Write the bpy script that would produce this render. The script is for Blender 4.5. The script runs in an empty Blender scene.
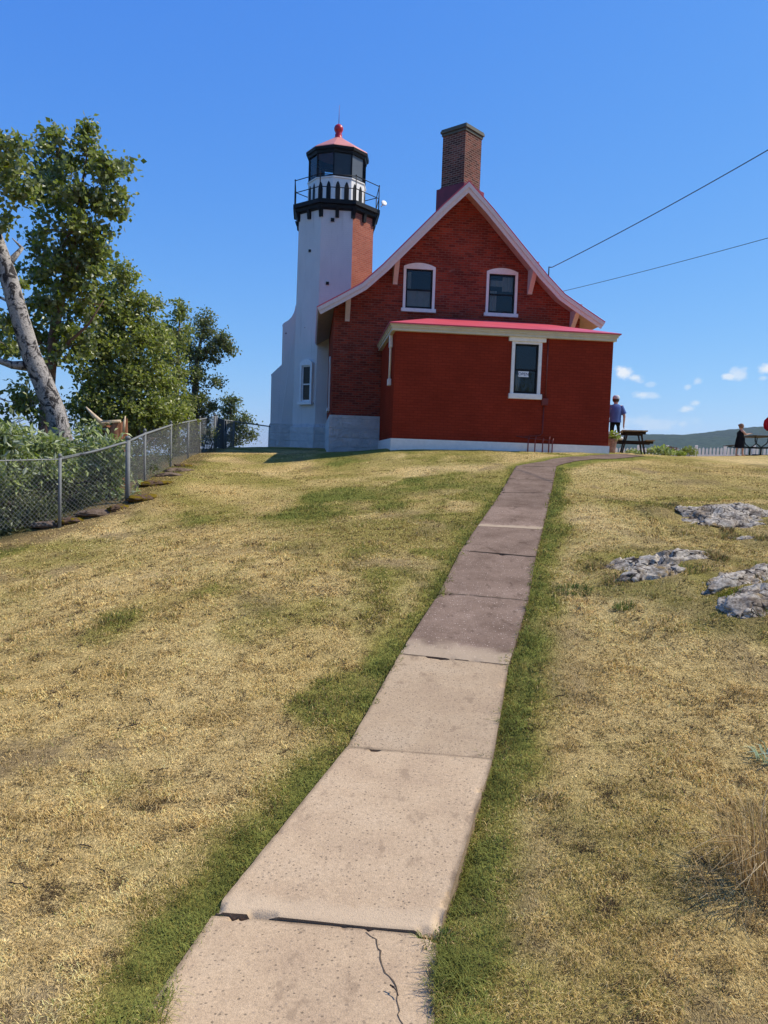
import bpy, bmesh, math, random
import numpy as np
from mathutils import Vector, Matrix

random.seed(7)
RNG = np.random.default_rng(11)
S = bpy.context.scene
COL = S.collection
R = math.radians

# ------------------------------------------------------------------ camera
FPX = 770.0
PITCH, ROLL = 0.0698, 0.0342
_f = np.array([0, math.cos(PITCH), -math.sin(PITCH)])
_u0 = np.array([0, math.sin(PITCH), math.cos(PITCH)])
_r0 = np.array([1.0, 0, 0])
CR = math.cos(ROLL) * _r0 + math.sin(ROLL) * _u0
CU = -math.sin(ROLL) * _r0 + math.cos(ROLL) * _u0
CF = _f

def ray(px, py):
    return CF + (px - 384) / FPX * CR - (py - 512) / FPX * CU

def at(px, py, Y):
    """real-world point that was measured at picture point (px, py) and distance Y ahead of the photographer"""
    d = ray(px, py)
    return d * (Y / d[1])

cam_d = bpy.data.cameras.new('camera')
cam = bpy.data.objects.new('camera', cam_d)
COL.objects.link(cam)
cam_d.sensor_fit = 'VERTICAL'
cam_d.sensor_height = 32.0
cam_d.lens = FPX / 1024 * 32.0
cam_d.clip_start = 0.05
cam_d.clip_end = 30000
M = Matrix.Identity(4)
for i in range(3):
    M[i][0] = CR[i]; M[i][1] = CU[i]; M[i][2] = -CF[i]
cam.matrix_world = M
S.camera = cam

# ------------------------------------------------------------------ noise (numpy)
def _hash(ix, iy, iz, seed):
    h = (ix.astype(np.int64) * 374761393 + iy.astype(np.int64) * 668265263 + iz.astype(np.int64) * 2147483647 + seed * 974634777) & 0xFFFFFFFF
    h = ((h ^ (h >> 13)) * 1274126177) & 0xFFFFFFFF
    h = h ^ (h >> 16)
    return (h & 0xFFFFFF) / float(0xFFFFFF)

def vnoise(x, y, z=None, seed=0):
    x = np.asarray(x, float); y = np.asarray(y, float)
    z = np.zeros_like(x) if z is None else np.asarray(z, float)
    ix, iy, iz = np.floor(x), np.floor(y), np.floor(z)
    fx, fy, fz = x - ix, y - iy, z - iz
    fx = fx * fx * (3 - 2 * fx); fy = fy * fy * (3 - 2 * fy); fz = fz * fz * (3 - 2 * fz)
    o = 0
    for a in (0, 1):
        for b in (0, 1):
            for c in (0, 1):
                w = (fx if a else 1 - fx) * (fy if b else 1 - fy) * (fz if c else 1 - fz)
                o = o + w * _hash(ix + a, iy + b, iz + c, seed)
    return o

def fbm(x, y, z=None, seed=0, octv=4, gain=0.5):
    o = 0; amp = 1; tot = 0; f = 1.0
    for k in range(octv):
        o = o + amp * vnoise(np.asarray(x) * f, np.asarray(y) * f, None if z is None else np.asarray(z) * f, seed + k * 17)
        tot += amp; amp *= gain; f *= 2.03
    return o / tot

def sstep(a, b, x):
    t = np.clip((np.asarray(x, float) - a) / (b - a), 0, 1)
    return t * t * (3 - 2 * t)

# ------------------------------------------------------------------ materials
MATS = {}
class NT:
    """small helper round a node tree"""
    def __init__(self, mat):
        mat.use_nodes = True
        self.t = mat.node_tree
        self.t.nodes.clear()
        self.out = self.n('ShaderNodeOutputMaterial')
    def n(self, typ, **kw):
        nd = self.t.nodes.new(typ)
        for k, v in kw.items():
            setattr(nd, k, v)
        return nd
    def l(self, a, b):
        self.t.links.new(a, b)
    def val(self, sock, v):
        if hasattr(v, 'is_output'):
            self.l(v, sock)
        else:
            sock.default_value = v
    def noise(self, vec, scale, detail=4, rough=0.55, dist=0.0):
        nd = self.n('ShaderNodeTexNoise')
        nd.inputs['Scale'].default_value = scale; nd.inputs['Detail'].default_value = detail
        nd.inputs['Roughness'].default_value = rough; nd.inputs['Distortion'].default_value = dist
        if vec is not None: self.l(vec, nd.inputs['Vector'])
        return nd.outputs['Fac']
    def voro(self, vec, scale, feature='F1', out='Distance', rnd=1.0):
        nd = self.n('ShaderNodeTexVoronoi'); nd.feature = feature
        nd.inputs['Scale'].default_value = scale
        nd.inputs['Randomness'].default_value = rnd
        if vec is not None: self.l(vec, nd.inputs['Vector'])
        return nd.outputs[out]
    def ramp(self, fac, stops):
        nd = self.n('ShaderNodeValToRGB')
        cr = nd.color_ramp
        while len(cr.elements) < len(stops): cr.elements.new(0.5)
        for e, (p, c) in zip(cr.elements, stops):
            e.position = p
            e.color = (c[0], c[1], c[2], 1) if hasattr(c, '__len__') else (c, c, c, 1)
        self.l(fac, nd.inputs['Fac'])
        return nd.outputs['Color']
    def mix(self, fac, a, b, mode='MIX'):
        nd = self.n('ShaderNodeMix'); nd.data_type = 'RGBA'; nd.blend_type = mode
        self.val(nd.inputs[0], fac)
        for s, v in ((nd.inputs[6], a), (nd.inputs[7], b)):
            if hasattr(v, 'is_output'): self.l(v, s)
            else: s.default_value = (v[0], v[1], v[2], 1)
        return nd.outputs[2]
    def math(self, op, a, b=0.0, clamp=False):
        nd = self.n('ShaderNodeMath'); nd.operation = op; nd.use_clamp = clamp
        self.val(nd.inputs[0], a); self.val(nd.inputs[1], b)
        return nd.outputs[0]
    def maprange(self, v, a, b, c=0.0, d=1.0, smooth=True):
        nd = self.n('ShaderNodeMapRange')
        nd.interpolation_type = 'SMOOTHSTEP' if smooth else 'LINEAR'
        self.val(nd.inputs[0], v)
        for i, x in enumerate((a, b, c, d)): nd.inputs[i + 1].default_value = x
        return nd.outputs[0]
    def mapping(self, vec, scale=(1, 1, 1), loc=(0, 0, 0)):
        nd = self.n('ShaderNodeMapping')
        nd.inputs['Scale'].default_value = scale; nd.inputs['Location'].default_value = loc
        self.l(vec, nd.inputs['Vector'])
        return nd.outputs['Vector']
    def bump(self, h, strength=0.3, dist=0.01):
        nd = self.n('ShaderNodeBump')
        nd.inputs['Strength'].default_value = strength; nd.inputs['Distance'].default_value = dist
        self.l(h, nd.inputs['Height'])
        return nd.outputs['Normal']
    def bsdf(self, color, rough=0.7, normal=None, spec=0.3, metal=0.0, **kw):
        if spec <= .15 and metal == 0:          # matt surfaces
            nd = self.n('ShaderNodeBsdfDiffuse')
            if hasattr(color, 'is_output'): self.l(color, nd.inputs['Color'])
            else: nd.inputs['Color'].default_value = (color[0], color[1], color[2], 1)
            nd.inputs['Roughness'].default_value = .3
            if normal is not None: self.l(normal, nd.inputs['Normal'])
            return nd
        nd = self.n('ShaderNodeBsdfPrincipled')
        if hasattr(color, 'is_output'): self.l(color, nd.inputs['Base Color'])
        else: nd.inputs['Base Color'].default_value = (color[0], color[1], color[2], 1)
        self.val(nd.inputs['Roughness'], rough)
        nd.inputs['Specular IOR Level'].default_value = spec
        nd.inputs['Metallic'].default_value = metal
        if normal is not None: self.l(normal, nd.inputs['Normal'])
        return nd
    def finish(self, sh):
        self.l(sh, self.out.inputs['Surface'])
    def obj(self):
        return self.n('ShaderNodeTexCoord').outputs['Object']
    def uv(self):
        return self.n('ShaderNodeTexCoord').outputs['UV']
    def pos(self):
        return self.n('ShaderNodeNewGeometry').outputs['Position']
    def attr(self, name='Col'):
        nd = self.n('ShaderNodeAttribute'); nd.attribute_name = name
        return nd.outputs['Color']

def newmat(name):
    m = bpy.data.materials.new(name); MATS[name] = m
    return m, NT(m)

def m_plain(name, c, rough=0.6, spec=0.3, metal=0.0, var=0.12, scale=6.0, bump=0.0):
    """a painted or bare surface with a little uneven tone"""
    m, t = newmat(name)
    o = t.obj()
    n1 = t.noise(o, scale, 5, 0.6)
    dark = tuple(x * (1 - var) for x in c); lite = tuple(min(1, x * (1 + var)) for x in c)
    colr = t.ramp(n1, [(0.3, dark), (0.7, lite)])
    nb = t.bump(t.noise(o, scale * 12, 3), bump, 0.004) if bump else None
    t.finish(t.bsdf(colr, rough, nb, spec, metal).outputs[0])
    return m

def m_brick(name, c1, c2, mortar, bw=0.215, bh=0.075, msize=0.012, var=0.6, bump=0.6, paint=False, weather=0.0):
    m, t = newmat(name)
    uv = t.uv()
    b = t.n('ShaderNodeTexBrick')
    t.l(uv, b.inputs['Vector'])
    b.inputs['Scale'].default_value = 1.0
    b.inputs['Brick Width'].default_value = bw; b.inputs['Row Height'].default_value = bh
    b.inputs['Mortar Size'].default_value = msize; b.inputs['Mortar Smooth'].default_value = 0.2
    b.inputs['Bias'].default_value = 0.0
    b.inputs['Color1'].default_value = (*c1, 1); b.inputs['Color2'].default_value = (*c2, 1); b.inputs['Mortar'].default_value = (*mortar, 1)
    n1 = t.noise(uv, 0.9, 5, 0.6)
    n2 = t.noise(t.mapping(uv, (1.2, 9, 1)), 1.7, 4, 0.7)
    n3 = t.noise(uv, 38, 3, 0.6)
    k = t.math('ADD', t.math('MULTIPLY', n1, 0.5), t.math('ADD', t.math('MULTIPLY', n2, 0.35), t.math('MULTIPLY', n3, 0.15)))
    k = t.maprange(k, 0.3, 0.7, 1 - var / 2, 1 + var / 2, False)
    rgb = t.n('ShaderNodeCombineColor')
    for i in range(3): t.l(k, rgb.inputs[i])
    colr = t.mix(1.0, b.outputs['Color'], rgb.outputs[0], 'MULTIPLY')
    if weather:
        w = t.maprange(t.noise(t.mapping(uv, (1, 2.2, 1)), 2.3, 6, 0.75), 0.55, 0.75)
        colr = t.mix(t.math('MULTIPLY', w, weather), colr, (0.46, 0.34, 0.31))
    nb = t.bump(t.math('ADD', t.math('MULTIPLY', b.outputs['Fac'], -1.0), t.math('MULTIPLY', n3, 0.5)), bump, 0.006)
    t.finish(t.bsdf(colr, 0.8, nb, 0.0).outputs[0])
    return m

def m_whitebrick(name, base, chip, chips=0.0, rows=True):
    """white paint over brick with a few chips down to the red"""
    m, t = newmat(name)
    uv = t.uv()
    b = t.n('ShaderNodeTexBrick'); t.l(uv, b.inputs['Vector'])
    b.inputs['Scale'].default_value = 1.0; b.inputs['Brick Width'].default_value = 0.215; b.inputs['Row Height'].default_value = 0.075
    b.inputs['Mortar Size'].default_value = 0.008
    n1 = t.noise(t.mapping(uv, (1, 0.4, 1)), 1.6, 5, 0.6)
    colr = t.ramp(n1, [(0.25, tuple(x * 0.86 for x in base)), (0.75, base)])
    c2 = t.noise(t.mapping(uv, (3.0, 7.0, 1), (3.1, 1.7, 0)), 0.9, 2, 0.4)
    st = t.math('MULTIPLY', t.maprange(t.noise(t.mapping(uv, (7, .35, 1)), 1.0, 4, .6), .56, .74), .35)
    colr = t.mix(st, colr, (.36, .31, .25))
    ck = t.maprange(c2, 0.80 - chips, 0.82 - chips)
    colr = t.mix(ck, colr, chip)
    nb = t.bump(t.math('ADD', t.math('MULTIPLY', b.outputs['Fac'], -1.0), t.noise(uv, 20, 3)), 0.7, 0.008)
    t.finish(t.bsdf(colr, 0.7, nb, 0.15).outputs[0])
    return m

def m_glass(name, tint=(0.75, 0.8, 0.8), clear=0.75):
    m, t = newmat(name)
    fr = t.n('ShaderNodeFresnel'); fr.inputs['IOR'].default_value = 1.6
    tr = t.n('ShaderNodeBsdfTransparent'); tr.inputs['Color'].default_value = (tint[0] * clear, tint[1] * clear, tint[2] * clear, 1)
    gl = t.n('ShaderNodeBsdfGlossy'); gl.inputs['Roughness'].default_value = 0.03
    nb = t.bump(t.noise(t.obj(), 2.2, 2), 0.12, 0.02); t.l(nb, gl.inputs['Normal'])
    mx = t.n('ShaderNodeMixShader'); t.l(fr.outputs[0], mx.inputs[0]); t.l(tr.outputs[0], mx.inputs[1]); t.l(gl.outputs[0], mx.inputs[2])
    t.finish(mx.outputs[0])
    return m

def m_leaf(name, c, c2, under=None, gloss=0.35, trans=0.3):
    m, t = newmat(name)
    a = t.attr('Col')
    sep = t.n('ShaderNodeSeparateColor'); t.l(a, sep.inputs[0])
    colr = t.mix(sep.outputs[0], c, c2)
    if under is not None:
        bf = t.n('ShaderNodeNewGeometry').outputs['Backfacing']
        colr = t.mix(bf, colr, under)
    p = t.bsdf(colr, gloss, None, 0.5)
    tl = t.n('ShaderNodeBsdfTranslucent')
    t.l(t.mix(1.0, colr, (1.3, 1.5, 0.5), 'MULTIPLY'), tl.inputs['Color'])
    mx = t.n('ShaderNodeMixShader'); mx.inputs[0].default_value = trans
    t.l(p.outputs[0], mx.inputs[1]); t.l(tl.outputs[0], mx.inputs[2])
    t.finish(mx.outputs[0])
    return m

def m_attr(name, rough=0.8, spec=0.15, trans=0.0):
    m, t = newmat(name)
    a = t.attr('Col')
    p = t.bsdf(a, rough, None, spec)
    if trans:
        tl = t.n('ShaderNodeBsdfTranslucent'); t.l(a, tl.inputs['Color'])
        mx = t.n('ShaderNodeMixShader'); mx.inputs[0].default_value = trans
        t.l(p.outputs[0], mx.inputs[1]); t.l(tl.outputs[0], mx.inputs[2]); t.finish(mx.outputs[0])
    else:
        t.finish(p.outputs[0])
    return m

# ------------------------------------------------------------------ mesh builder
class MB:
    def __init__(self):
        self.v = []; self.f = []; self.mi = []; self.sm = []
    def face(self, idx, mi=0, sm=False):
        self.f.append(tuple(idx)); self.mi.append(mi); self.sm.append(sm)
    def quad(self, a, b, c, d, mi=0):
        n = len(self.v); self.v += [tuple(a), tuple(b), tuple(c), tuple(d)]; self.face((n, n + 1, n + 2, n + 3), mi)
    def poly(self, pts, mi=0):
        n = len(self.v); self.v += [tuple(p) for p in pts]; self.face(range(n, n + len(pts)), mi)
    def box(self, x0, x1, y0, y1, z0, z1, mi=0):
        n = len(self.v)
        self.v += [(x0, y0, z0), (x1, y0, z0), (x1, y1, z0), (x0, y1, z0), (x0, y0, z1), (x1, y0, z1), (x1, y1, z1), (x0, y1, z1)]
        for q in ((0, 3, 2, 1), (4, 5, 6, 7), (0, 1, 5, 4), (1, 2, 6, 5), (2, 3, 7, 6), (3, 0, 4, 7)):
            self.face([n + i for i in q], mi)
        return self
    def bbox(self, x0, x1, y0, y1, z0, z1, b=0.006, mi=0):
        """box with bevelled edges"""
        bm = bmesh.new(); bmesh.ops.create_cube(bm, size=1)
        for v in bm.verts:
            v.co = Vector(((x0 + x1) / 2 + v.co.x * (x1 - x0), (y0 + y1) / 2 + v.co.y * (y1 - y0), (z0 + z1) / 2 + v.co.z * (z1 - z0)))
        bmesh.ops.bevel(bm, geom=bm.edges[:], offset=b, segments=1, affect='EDGES')
        self.add_bm(bm, mi); return self
    def add_bm(self, bm, mi=0, sm=False):
        n = len(self.v); bm.verts.ensure_lookup_table()
        self.v += [tuple(v.co) for v in bm.verts]
        for f in bm.faces: self.face([n + v.index for v in f.verts], mi, sm)
        bm.free()
    def bar(self, p, q, w, h, mi=0, up=(0, 0, 1)):
        """rectangular bar from p to q"""
        p = Vector(p); q = Vector(q); d = (q - p).normalized(); up = Vector(up)
        s = d.cross(up)
        if s.length < 1e-4: s = d.cross(Vector((0, 1, 0)))
        s.normalize(); t = s.cross(d)
        n = len(self.v)
        for e in (p, q):
            for a, b in ((-1, -1), (1, -1), (1, 1), (-1, 1)):
                self.v.append(tuple(e + s * (a * w / 2) + t * (b * h / 2)))
        for k in range(4):
            self.face((n + k, n + (k + 1) % 4, n + 4 + (k + 1) % 4, n + 4 + k), mi)
        self.face((n + 3, n + 2, n + 1, n), mi); self.face((n + 4, n + 5, n + 6, n + 7), mi)
        return self
    def tube(self, pts, rad, seg=8, mi=0, cap=True, sm=True):
        pts = [Vector(p) for p in pts]
        rad = rad if hasattr(rad, '__len__') else [rad] * len(pts)
        n0 = len(self.v); prev = None
        for i, p in enumerate(pts):
            d = (pts[min(i + 1, len(pts) - 1)] - pts[max(i - 1, 0)])
            d.normalize()
            if prev is None:
                a = d.cross(Vector((0.13, 0.31, 0.94)))
                if a.length < 1e-3: a = d.cross(Vector((1, 0, 0)))
            else:
                a = prev - d * prev.dot(d)
            a.normalize(); prev = a; b = d.cross(a)
            for k in range(seg):
                t = 2 * math.pi * k / seg
                self.v.append(tuple(p + (a * math.cos(t) + b * math.sin(t)) * rad[i]))
        for i in range(len(pts) - 1):
            for k in range(seg):
                self.face((n0 + i * seg + k, n0 + i * seg + (k + 1) % seg, n0 + (i + 1) * seg + (k + 1) % seg, n0 + (i + 1) * seg + k), mi, sm)
        if cap:
            self.face([n0 + k for k in range(seg)][::-1], mi)
            self.face([n0 + (len(pts) - 1) * seg + k for k in range(seg)], mi)
        return self
    def lathe(self, prof, seg=24, c=(0, 0, 0), rot=0.0, mi=0, sm=True, cap=True, scale=(1, 1)):
        n0 = len(self.v)
        for r, z in prof:
            for k in range(seg):
                t = rot + 2 * math.pi * k / seg
                self.v.append((c[0] + r * math.cos(t) * scale[0], c[1] + r * math.sin(t) * scale[1], c[2] + z))
        for i in range(len(prof) - 1):
            for k in range(seg):
                self.face((n0 + i * seg + k, n0 + i * seg + (k + 1) % seg, n0 + (i + 1) * seg + (k + 1) % seg, n0 + (i + 1) * seg + k), mi, sm)
        if cap:
            if prof[0][0] > 1e-5: self.face([n0 + k for k in range(seg)][::-1], mi)
            if prof[-1][0] > 1e-5: self.face([n0 + (len(prof) - 1) * seg + k for k in range(seg)], mi)
        return self
    def prism_v(self, poly, y0, y1, mi=0):
        """polygon in (x, z), extruded along y"""
        n = len(self.v); k = len(poly)
        self.v += [(x, y0, z) for x, z in poly] + [(x, y1, z) for x, z in poly]
        area = sum(poly[i][0] * poly[(i + 1) % k][1] - poly[(i + 1) % k][0] * poly[i][1] for i in range(k))
        o = list(range(k)) if area > 0 else list(range(k))[::-1]
        self.face([n + i for i in o], mi); self.face([n + k + i for i in o[::-1]], mi)
        for j in range(k):
            a, b = o[j], o[(j + 1) % k]
            self.face((n + b, n + a, n + k + a, n + k + b), mi)
        return self
    def prism_z(self, poly, z0, z1, mi=0):
        n = len(self.v); k = len(poly)
        area = sum(poly[i][0] * poly[(i + 1) % k][1] - poly[(i + 1) % k][0] * poly[i][1] for i in range(k))
        if area < 0: poly = poly[::-1]
        self.v += [(x, y, z0) for x, y in poly] + [(x, y, z1) for x, y in poly]
        self.face([n + i for i in range(k)][::-1], mi); self.face([n + k + i for i in range(k)], mi)
        for j in range(k):
            a, b = j, (j + 1) % k
            self.face((n + a, n + b, n + k + b, n + k + a), mi)
        return self
    def build(self, name, mats, parent=None, uv=True, loc=None):
        me = bpy.data.meshes.new(name)
        me.from_pydata(self.v, [], self.f)
        mats = mats if isinstance(mats, (list, tuple)) else [mats]
        for m in mats: me.materials.append(MATS[m] if isinstance(m, str) else m)
        me.polygons.foreach_set('material_index', np.array(self.mi, np.int32))
        me.polygons.foreach_set('use_smooth', np.array(self.sm, bool))
        if uv:
            L = me.uv_layers.new(name='UVMap')
            d = np.zeros(len(me.loops) * 2, np.float32)
            for p in me.polygons:
                nx, ny, nz = p.normal
                h = math.hypot(nx, ny)
                for li in p.loop_indices:
                    co = me.vertices[me.loops[li].vertex_index].co
                    if abs(nz) < 0.75 and h > 1e-5:
                        d[li * 2] = co.x * (-ny / h) + co.y * (nx / h); d[li * 2 + 1] = co.z
                    else:
                        d[li * 2] = co.x; d[li * 2 + 1] = co.y
            L.data.foreach_set('uv', d)
        me.update()
        o = bpy.data.objects.new(name, me); COL.objects.link(o)
        if parent is not None: o.parent = parent
        if loc is not None: o.location = loc
        return o

def np_mesh(name, V, F, mat, parent=None, col=None, smooth=False):
    """mesh from numpy arrays; F is (n,3) or (n,4); col (nverts,3)"""
    me = bpy.data.meshes.new(name)
    V = np.ascontiguousarray(V, np.float32); F = np.ascontiguousarray(F, np.int32)
    k = F.shape[1]
    me.vertices.add(len(V)); me.vertices.foreach_set('co', V.ravel())
    me.loops.add(F.size); me.loops.foreach_set('vertex_index', F.ravel())
    me.polygons.add(len(F)); me.polygons.foreach_set('loop_start', np.arange(0, F.size, k, dtype=np.int32))
    me.polygons.foreach_set('use_smooth', np.full(len(F), smooth))
    if col is not None:
        a = me.attributes.new('Col', 'FLOAT_COLOR', 'POINT')
        c4 = np.ones((len(V), 4), np.float32); c4[:, :3] = col
        a.data.foreach_set('color', c4.ravel())
    me.update(calc_edges=True); me.validate()
    me.materials.append(MATS[mat] if isinstance(mat, str) else mat)
    o = bpy.data.objects.new(name, me); COL.objects.link(o)
    if parent is not None: o.parent = parent
    return o

def thing(name, label, cat, loc=(0, 0, 0), rz=0.0, group=None):
    o = bpy.data.objects.new(name, None); COL.objects.link(o)
    o.empty_display_size = 0.2
    o.location = loc; o.rotation_euler = (0, 0, rz)
    return tag(o, label, cat, group)

def tag(o, label, cat, group=None, kind=None):
    o['label'] = label; o['category'] = cat
    if group: o['group'] = group
    if kind: o['kind'] = kind
    return o

def struct(o, label=None):
    o['kind'] = 'structure'
    if label: o['label'] = label
    return o
# ------------------------------------------------------------------ path joints measured on the photograph (left px, right px, distance)
JOINTS = [((217, 920), (432, 951), 3.10), ((352, 750), (487, 765), 4.75), ((403, 656), (505, 667), 6.25), ((439.5, 593), (528, 601), 7.70),
          ((460, 553), (536, 557), 9.2), ((479, 528), (541, 531), 10.7), ((493, 508), (546, 509), 12.2), ((502.5, 493), (549, 493.8), 13.7),
          ((510, 480), (552, 480.8), 15.3), ((517, 467), (555.5, 467.5), 17.2)]
# ------------------------------------------------------------------ terrain: thin-plate surface through measured ground points
CTRL = [(330, 453, 25.4), (270, 447, 31.5), (232, 447.5, 31), (330, 451.5, 29), (390, 449.5, 21.75), (500, 450.5, 22.0), (608, 452.3, 22.4), (380, 451, 24.5),
        (60, 527, 12.8), (128, 502, 13.9), (145, 482.5, 15.4), (171, 467, 18.4), (188.5, 458, 21.2), (215, 448.5, 27.5), (2, 545, 12.0),
        (200, 560, 9.3), (250, 500, 14.5), (300, 470, 19), (250, 470, 19.5), (380, 470, 18), (460, 458, 19.5), (100, 700, 5.4), (100, 620, 7.2), (0, 1024, 2.5), (0, 800, 4.1), (0, 640, 7.2),
        (384, 1024, 2.45), (768, 1024, 2.45), (768, 800, 4.1), (600, 800, 4.1), (700, 640, 6.6), (600, 560, 9.1), (768, 570, 9.0), (700, 505, 13.2), (768, 500, 13.4), (620, 482, 15.4),
        (768, 474, 18), (768, 456.0, 28.5), (700, 456.2, 28), (645, 455.2, 26.8), (634, 453.5, 25.6), (618, 453.2, 23.6), (720, 464, 22.5), (580, 460.5, 19.4), (602, 456.8, 21.2)]
CP = [at(*c) for c in CTRL]
for (l, r, Y) in JOINTS:
    CP.append(at((l[0] + r[0]) / 2, (l[1] + r[1]) / 2, Y))
CP += [np.array(p) for p in [(9, 33.5, .0), (12.5, 33.5, 0.0), (17, 33.5, .0), (22, 33, -.1), (6.5, 27.5, .42), (18, 27.5, .48), (11, 30, .40), (14.5, 30.3, .40), (22, 16, .1), (14, 10, -.8), (10, 4, -1.5), (10, -6, -1.8), (0, -6, -1.9), (-10, -6, -2.0),
       (-9, 4, -1.9), (-8.5, 9, -1.8), (-4, 38, .2), (4, 36, .2), (12, 40, -1.2), (22, 36, -1.0), (-9, 34, .1), (-10, 25, -.4), (-9, 16, -1.2), (1.5, 26, .3), (2, 30, .3)]]
CP = np.array(CP)
def _tps_fit(P):
    n = len(P); d2 = ((P[:, None, :2] - P[None, :, :2]) ** 2).sum(-1)
    K = 0.5 * d2 * np.log(d2 + 1e-9) + 0.05 * np.eye(n)
    A = np.zeros((n + 3, n + 3)); A[:n, :n] = K; A[:n, n] = 1; A[:n, n + 1:] = P[:, :2]; A[n, :n] = 1; A[n + 1:, :n] = P[:, :2].T
    b = np.zeros(n + 3); b[:n] = P[:, 2]
    return np.linalg.solve(A, b)
TW = _tps_fit(CP)
FENCE = [np.array(p) for p in []]
FL = [at(60, 458, 12.8)[:2], at(128, 440, 13.9)[:2], at(215, 416, 27.5)[:2]]
d0 = (FL[0] - FL[1]); d0 = d0 / np.linalg.norm(d0)
FLINE = [FL[0] + d0 * 6.0, FL[0], FL[1], FL[2], FL[2] + np.array([-.8, 9.0])]
def fence_dist(x, y):
    """signed distance from the fence line, positive beyond it (to the left)"""
    best = np.full(np.shape(x), 1e9); sgn = np.zeros(np.shape(x))
    for a, b in zip(FLINE[:-1], FLINE[1:]):
        ab = b - a; L2 = ab @ ab
        t = np.clip(((x - a[0]) * ab[0] + (y - a[1]) * ab[1]) / L2, 0, 1)
        dx = x - a[0] - t * ab[0]; dy = y - a[1] - t * ab[1]
        d = np.hypot(dx, dy); cr = ab[0] * dy - ab[1] * dx
        m = d < best
        best = np.where(m, d, best); sgn = np.where(m, np.sign(cr), sgn)
    return best * sgn
def gz(x, y):
    """height of the ground"""
    x = np.asarray(x, float); y = np.asarray(y, float); sh = x.shape
    xf = np.clip(x.ravel(), -14, 24); yf = np.clip(y.ravel(), -8, 42)
    o = np.zeros(len(xf))
    for s in range(0, len(xf), 40000):
        a = xf[s:s + 40000]; b = yf[s:s + 40000]
        d2 = (a[:, None] - CP[None, :, 0]) ** 2 + (b[:, None] - CP[None, :, 1]) ** 2
        o[s:s + 40000] = (0.5 * d2 * np.log(d2 + 1e-9)) @ TW[:len(CP)] + TW[len(CP)] + TW[len(CP) + 1] * a + TW[len(CP) + 2] * b
    o = o.reshape(sh)
    fd = fence_dist(x, y)
    o = o - np.clip(fd - 6, 0, 40) * 0.40 * sstep(6, 9.0, fd) - .25 * sstep(.3, 2, fd)
    ex = np.maximum(np.maximum(-14 - x, x - 24), np.maximum(-30 - y, y - 40))
    o = o - np.clip(ex, 0, 60) * 0.55
    o = o + (fbm(x * 1.1, y * 1.1, seed=3, octv=3) - 0.5) * 0.05
    bank = sstep(2.0, 3.6, x) * sstep(5.5, 7.0, y) * sstep(14.5, 11.5, y) * sstep(9, 6, x)
    o = o + bank * (.10 + .26 * (fbm(x * .8, y * .8, seed=8, octv=3) - .42) + .10 * (fbm(x * 3.3, y * 3.3, seed=9, octv=2) - .5))
    return np.maximum(o, -15.5)
def g1(x, y):
    return float(gz(np.array([x]), np.array([y]))[0])

# path centre line
PC = []
for (l, r, Y) in JOINTS:
    p = at((l[0] + r[0]) / 2, (l[1] + r[1]) / 2, Y); PC.append(p[:2])
_b = (at(146, 1024, 2.48)[:2] + at(432, 1024, 2.42)[:2]) / 2 - PC[0]; _b = _b / np.linalg.norm(_b) * 1.5
PC = [PC[0] + _b * k for k in (3.0, 2.0, 1.0)] + PC
BEND_L = [at(517, 467, 17.2)[:2], at(537, 463.5, 18.3)[:2], at(551, 460.5, 19.3)[:2], at(572, 456.8, 20.5)[:2], at(590, 455, 21.3)[:2], at(612, 454.4, 21.9)[:2], at(640, 455, 22.7)[:2]]
BEND_R = [at(555.5, 467.5, 17.1)[:2], at(559, 465, 17.6)[:2], at(566, 463, 18.2)[:2], at(581, 461, 19.2)[:2], at(598, 459, 20.2)[:2], at(622, 457, 21.0)[:2], at(646, 456.5, 21.9)[:2]]
PCL = PC + [(a + b) / 2 for a, b in zip(BEND_L[2:], BEND_R[2:])]
HW = 0.45
SKY_K, SUN_K, EXPO = 0.15, 5.0, 0.22
def path_dist(x, y):
    """signed distance from the path's centre line (negative = left of it)"""
    best = np.full(np.shape(x), 1e9); sg = np.zeros(np.shape(x))
    for a, b in zip(PCL[:-1], PCL[1:]):
        ab = b - a; L2 = ab @ ab
        t = np.clip(((x - a[0]) * ab[0] + (y - a[1]) * ab[1]) / L2, 0, 1)
        dx = x - a[0] - t * ab[0]; dy = y - a[1] - t * ab[1]
        d = np.hypot(dx, dy); cr = ab[0] * dy - ab[1] * dx
        m = d < best; best = np.where(m, d, best); sg = np.where(m, -np.sign(cr), sg)
    return best * np.where(sg == 0, 1, sg)

ROCKS = [  # px, py, Y, half length along x, half depth, height, turn, seed
    ((658, 565), 8.75, 0.64, 0.22, 0.11, 0.22, 3), ((652, 582), 8.15, 0.38, 0.17, 0.12, 0.1, 7), ((722, 523), 11.6, 0.74, 0.66, 0.16, 0.2, 11), ((742, 540), 10.5, 0.22, 0.10, 0.07, 0.3, 15),
    ((752, 580), 7.95, 0.78, 0.26, 0.13, 0.6, 19), ((764, 614), 7.1, 0.54, 0.34, 0.15, 0.7, 23)]
ROCKP = [at(r[0][0], r[0][1], r[1]) for r in ROCKS]

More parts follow.
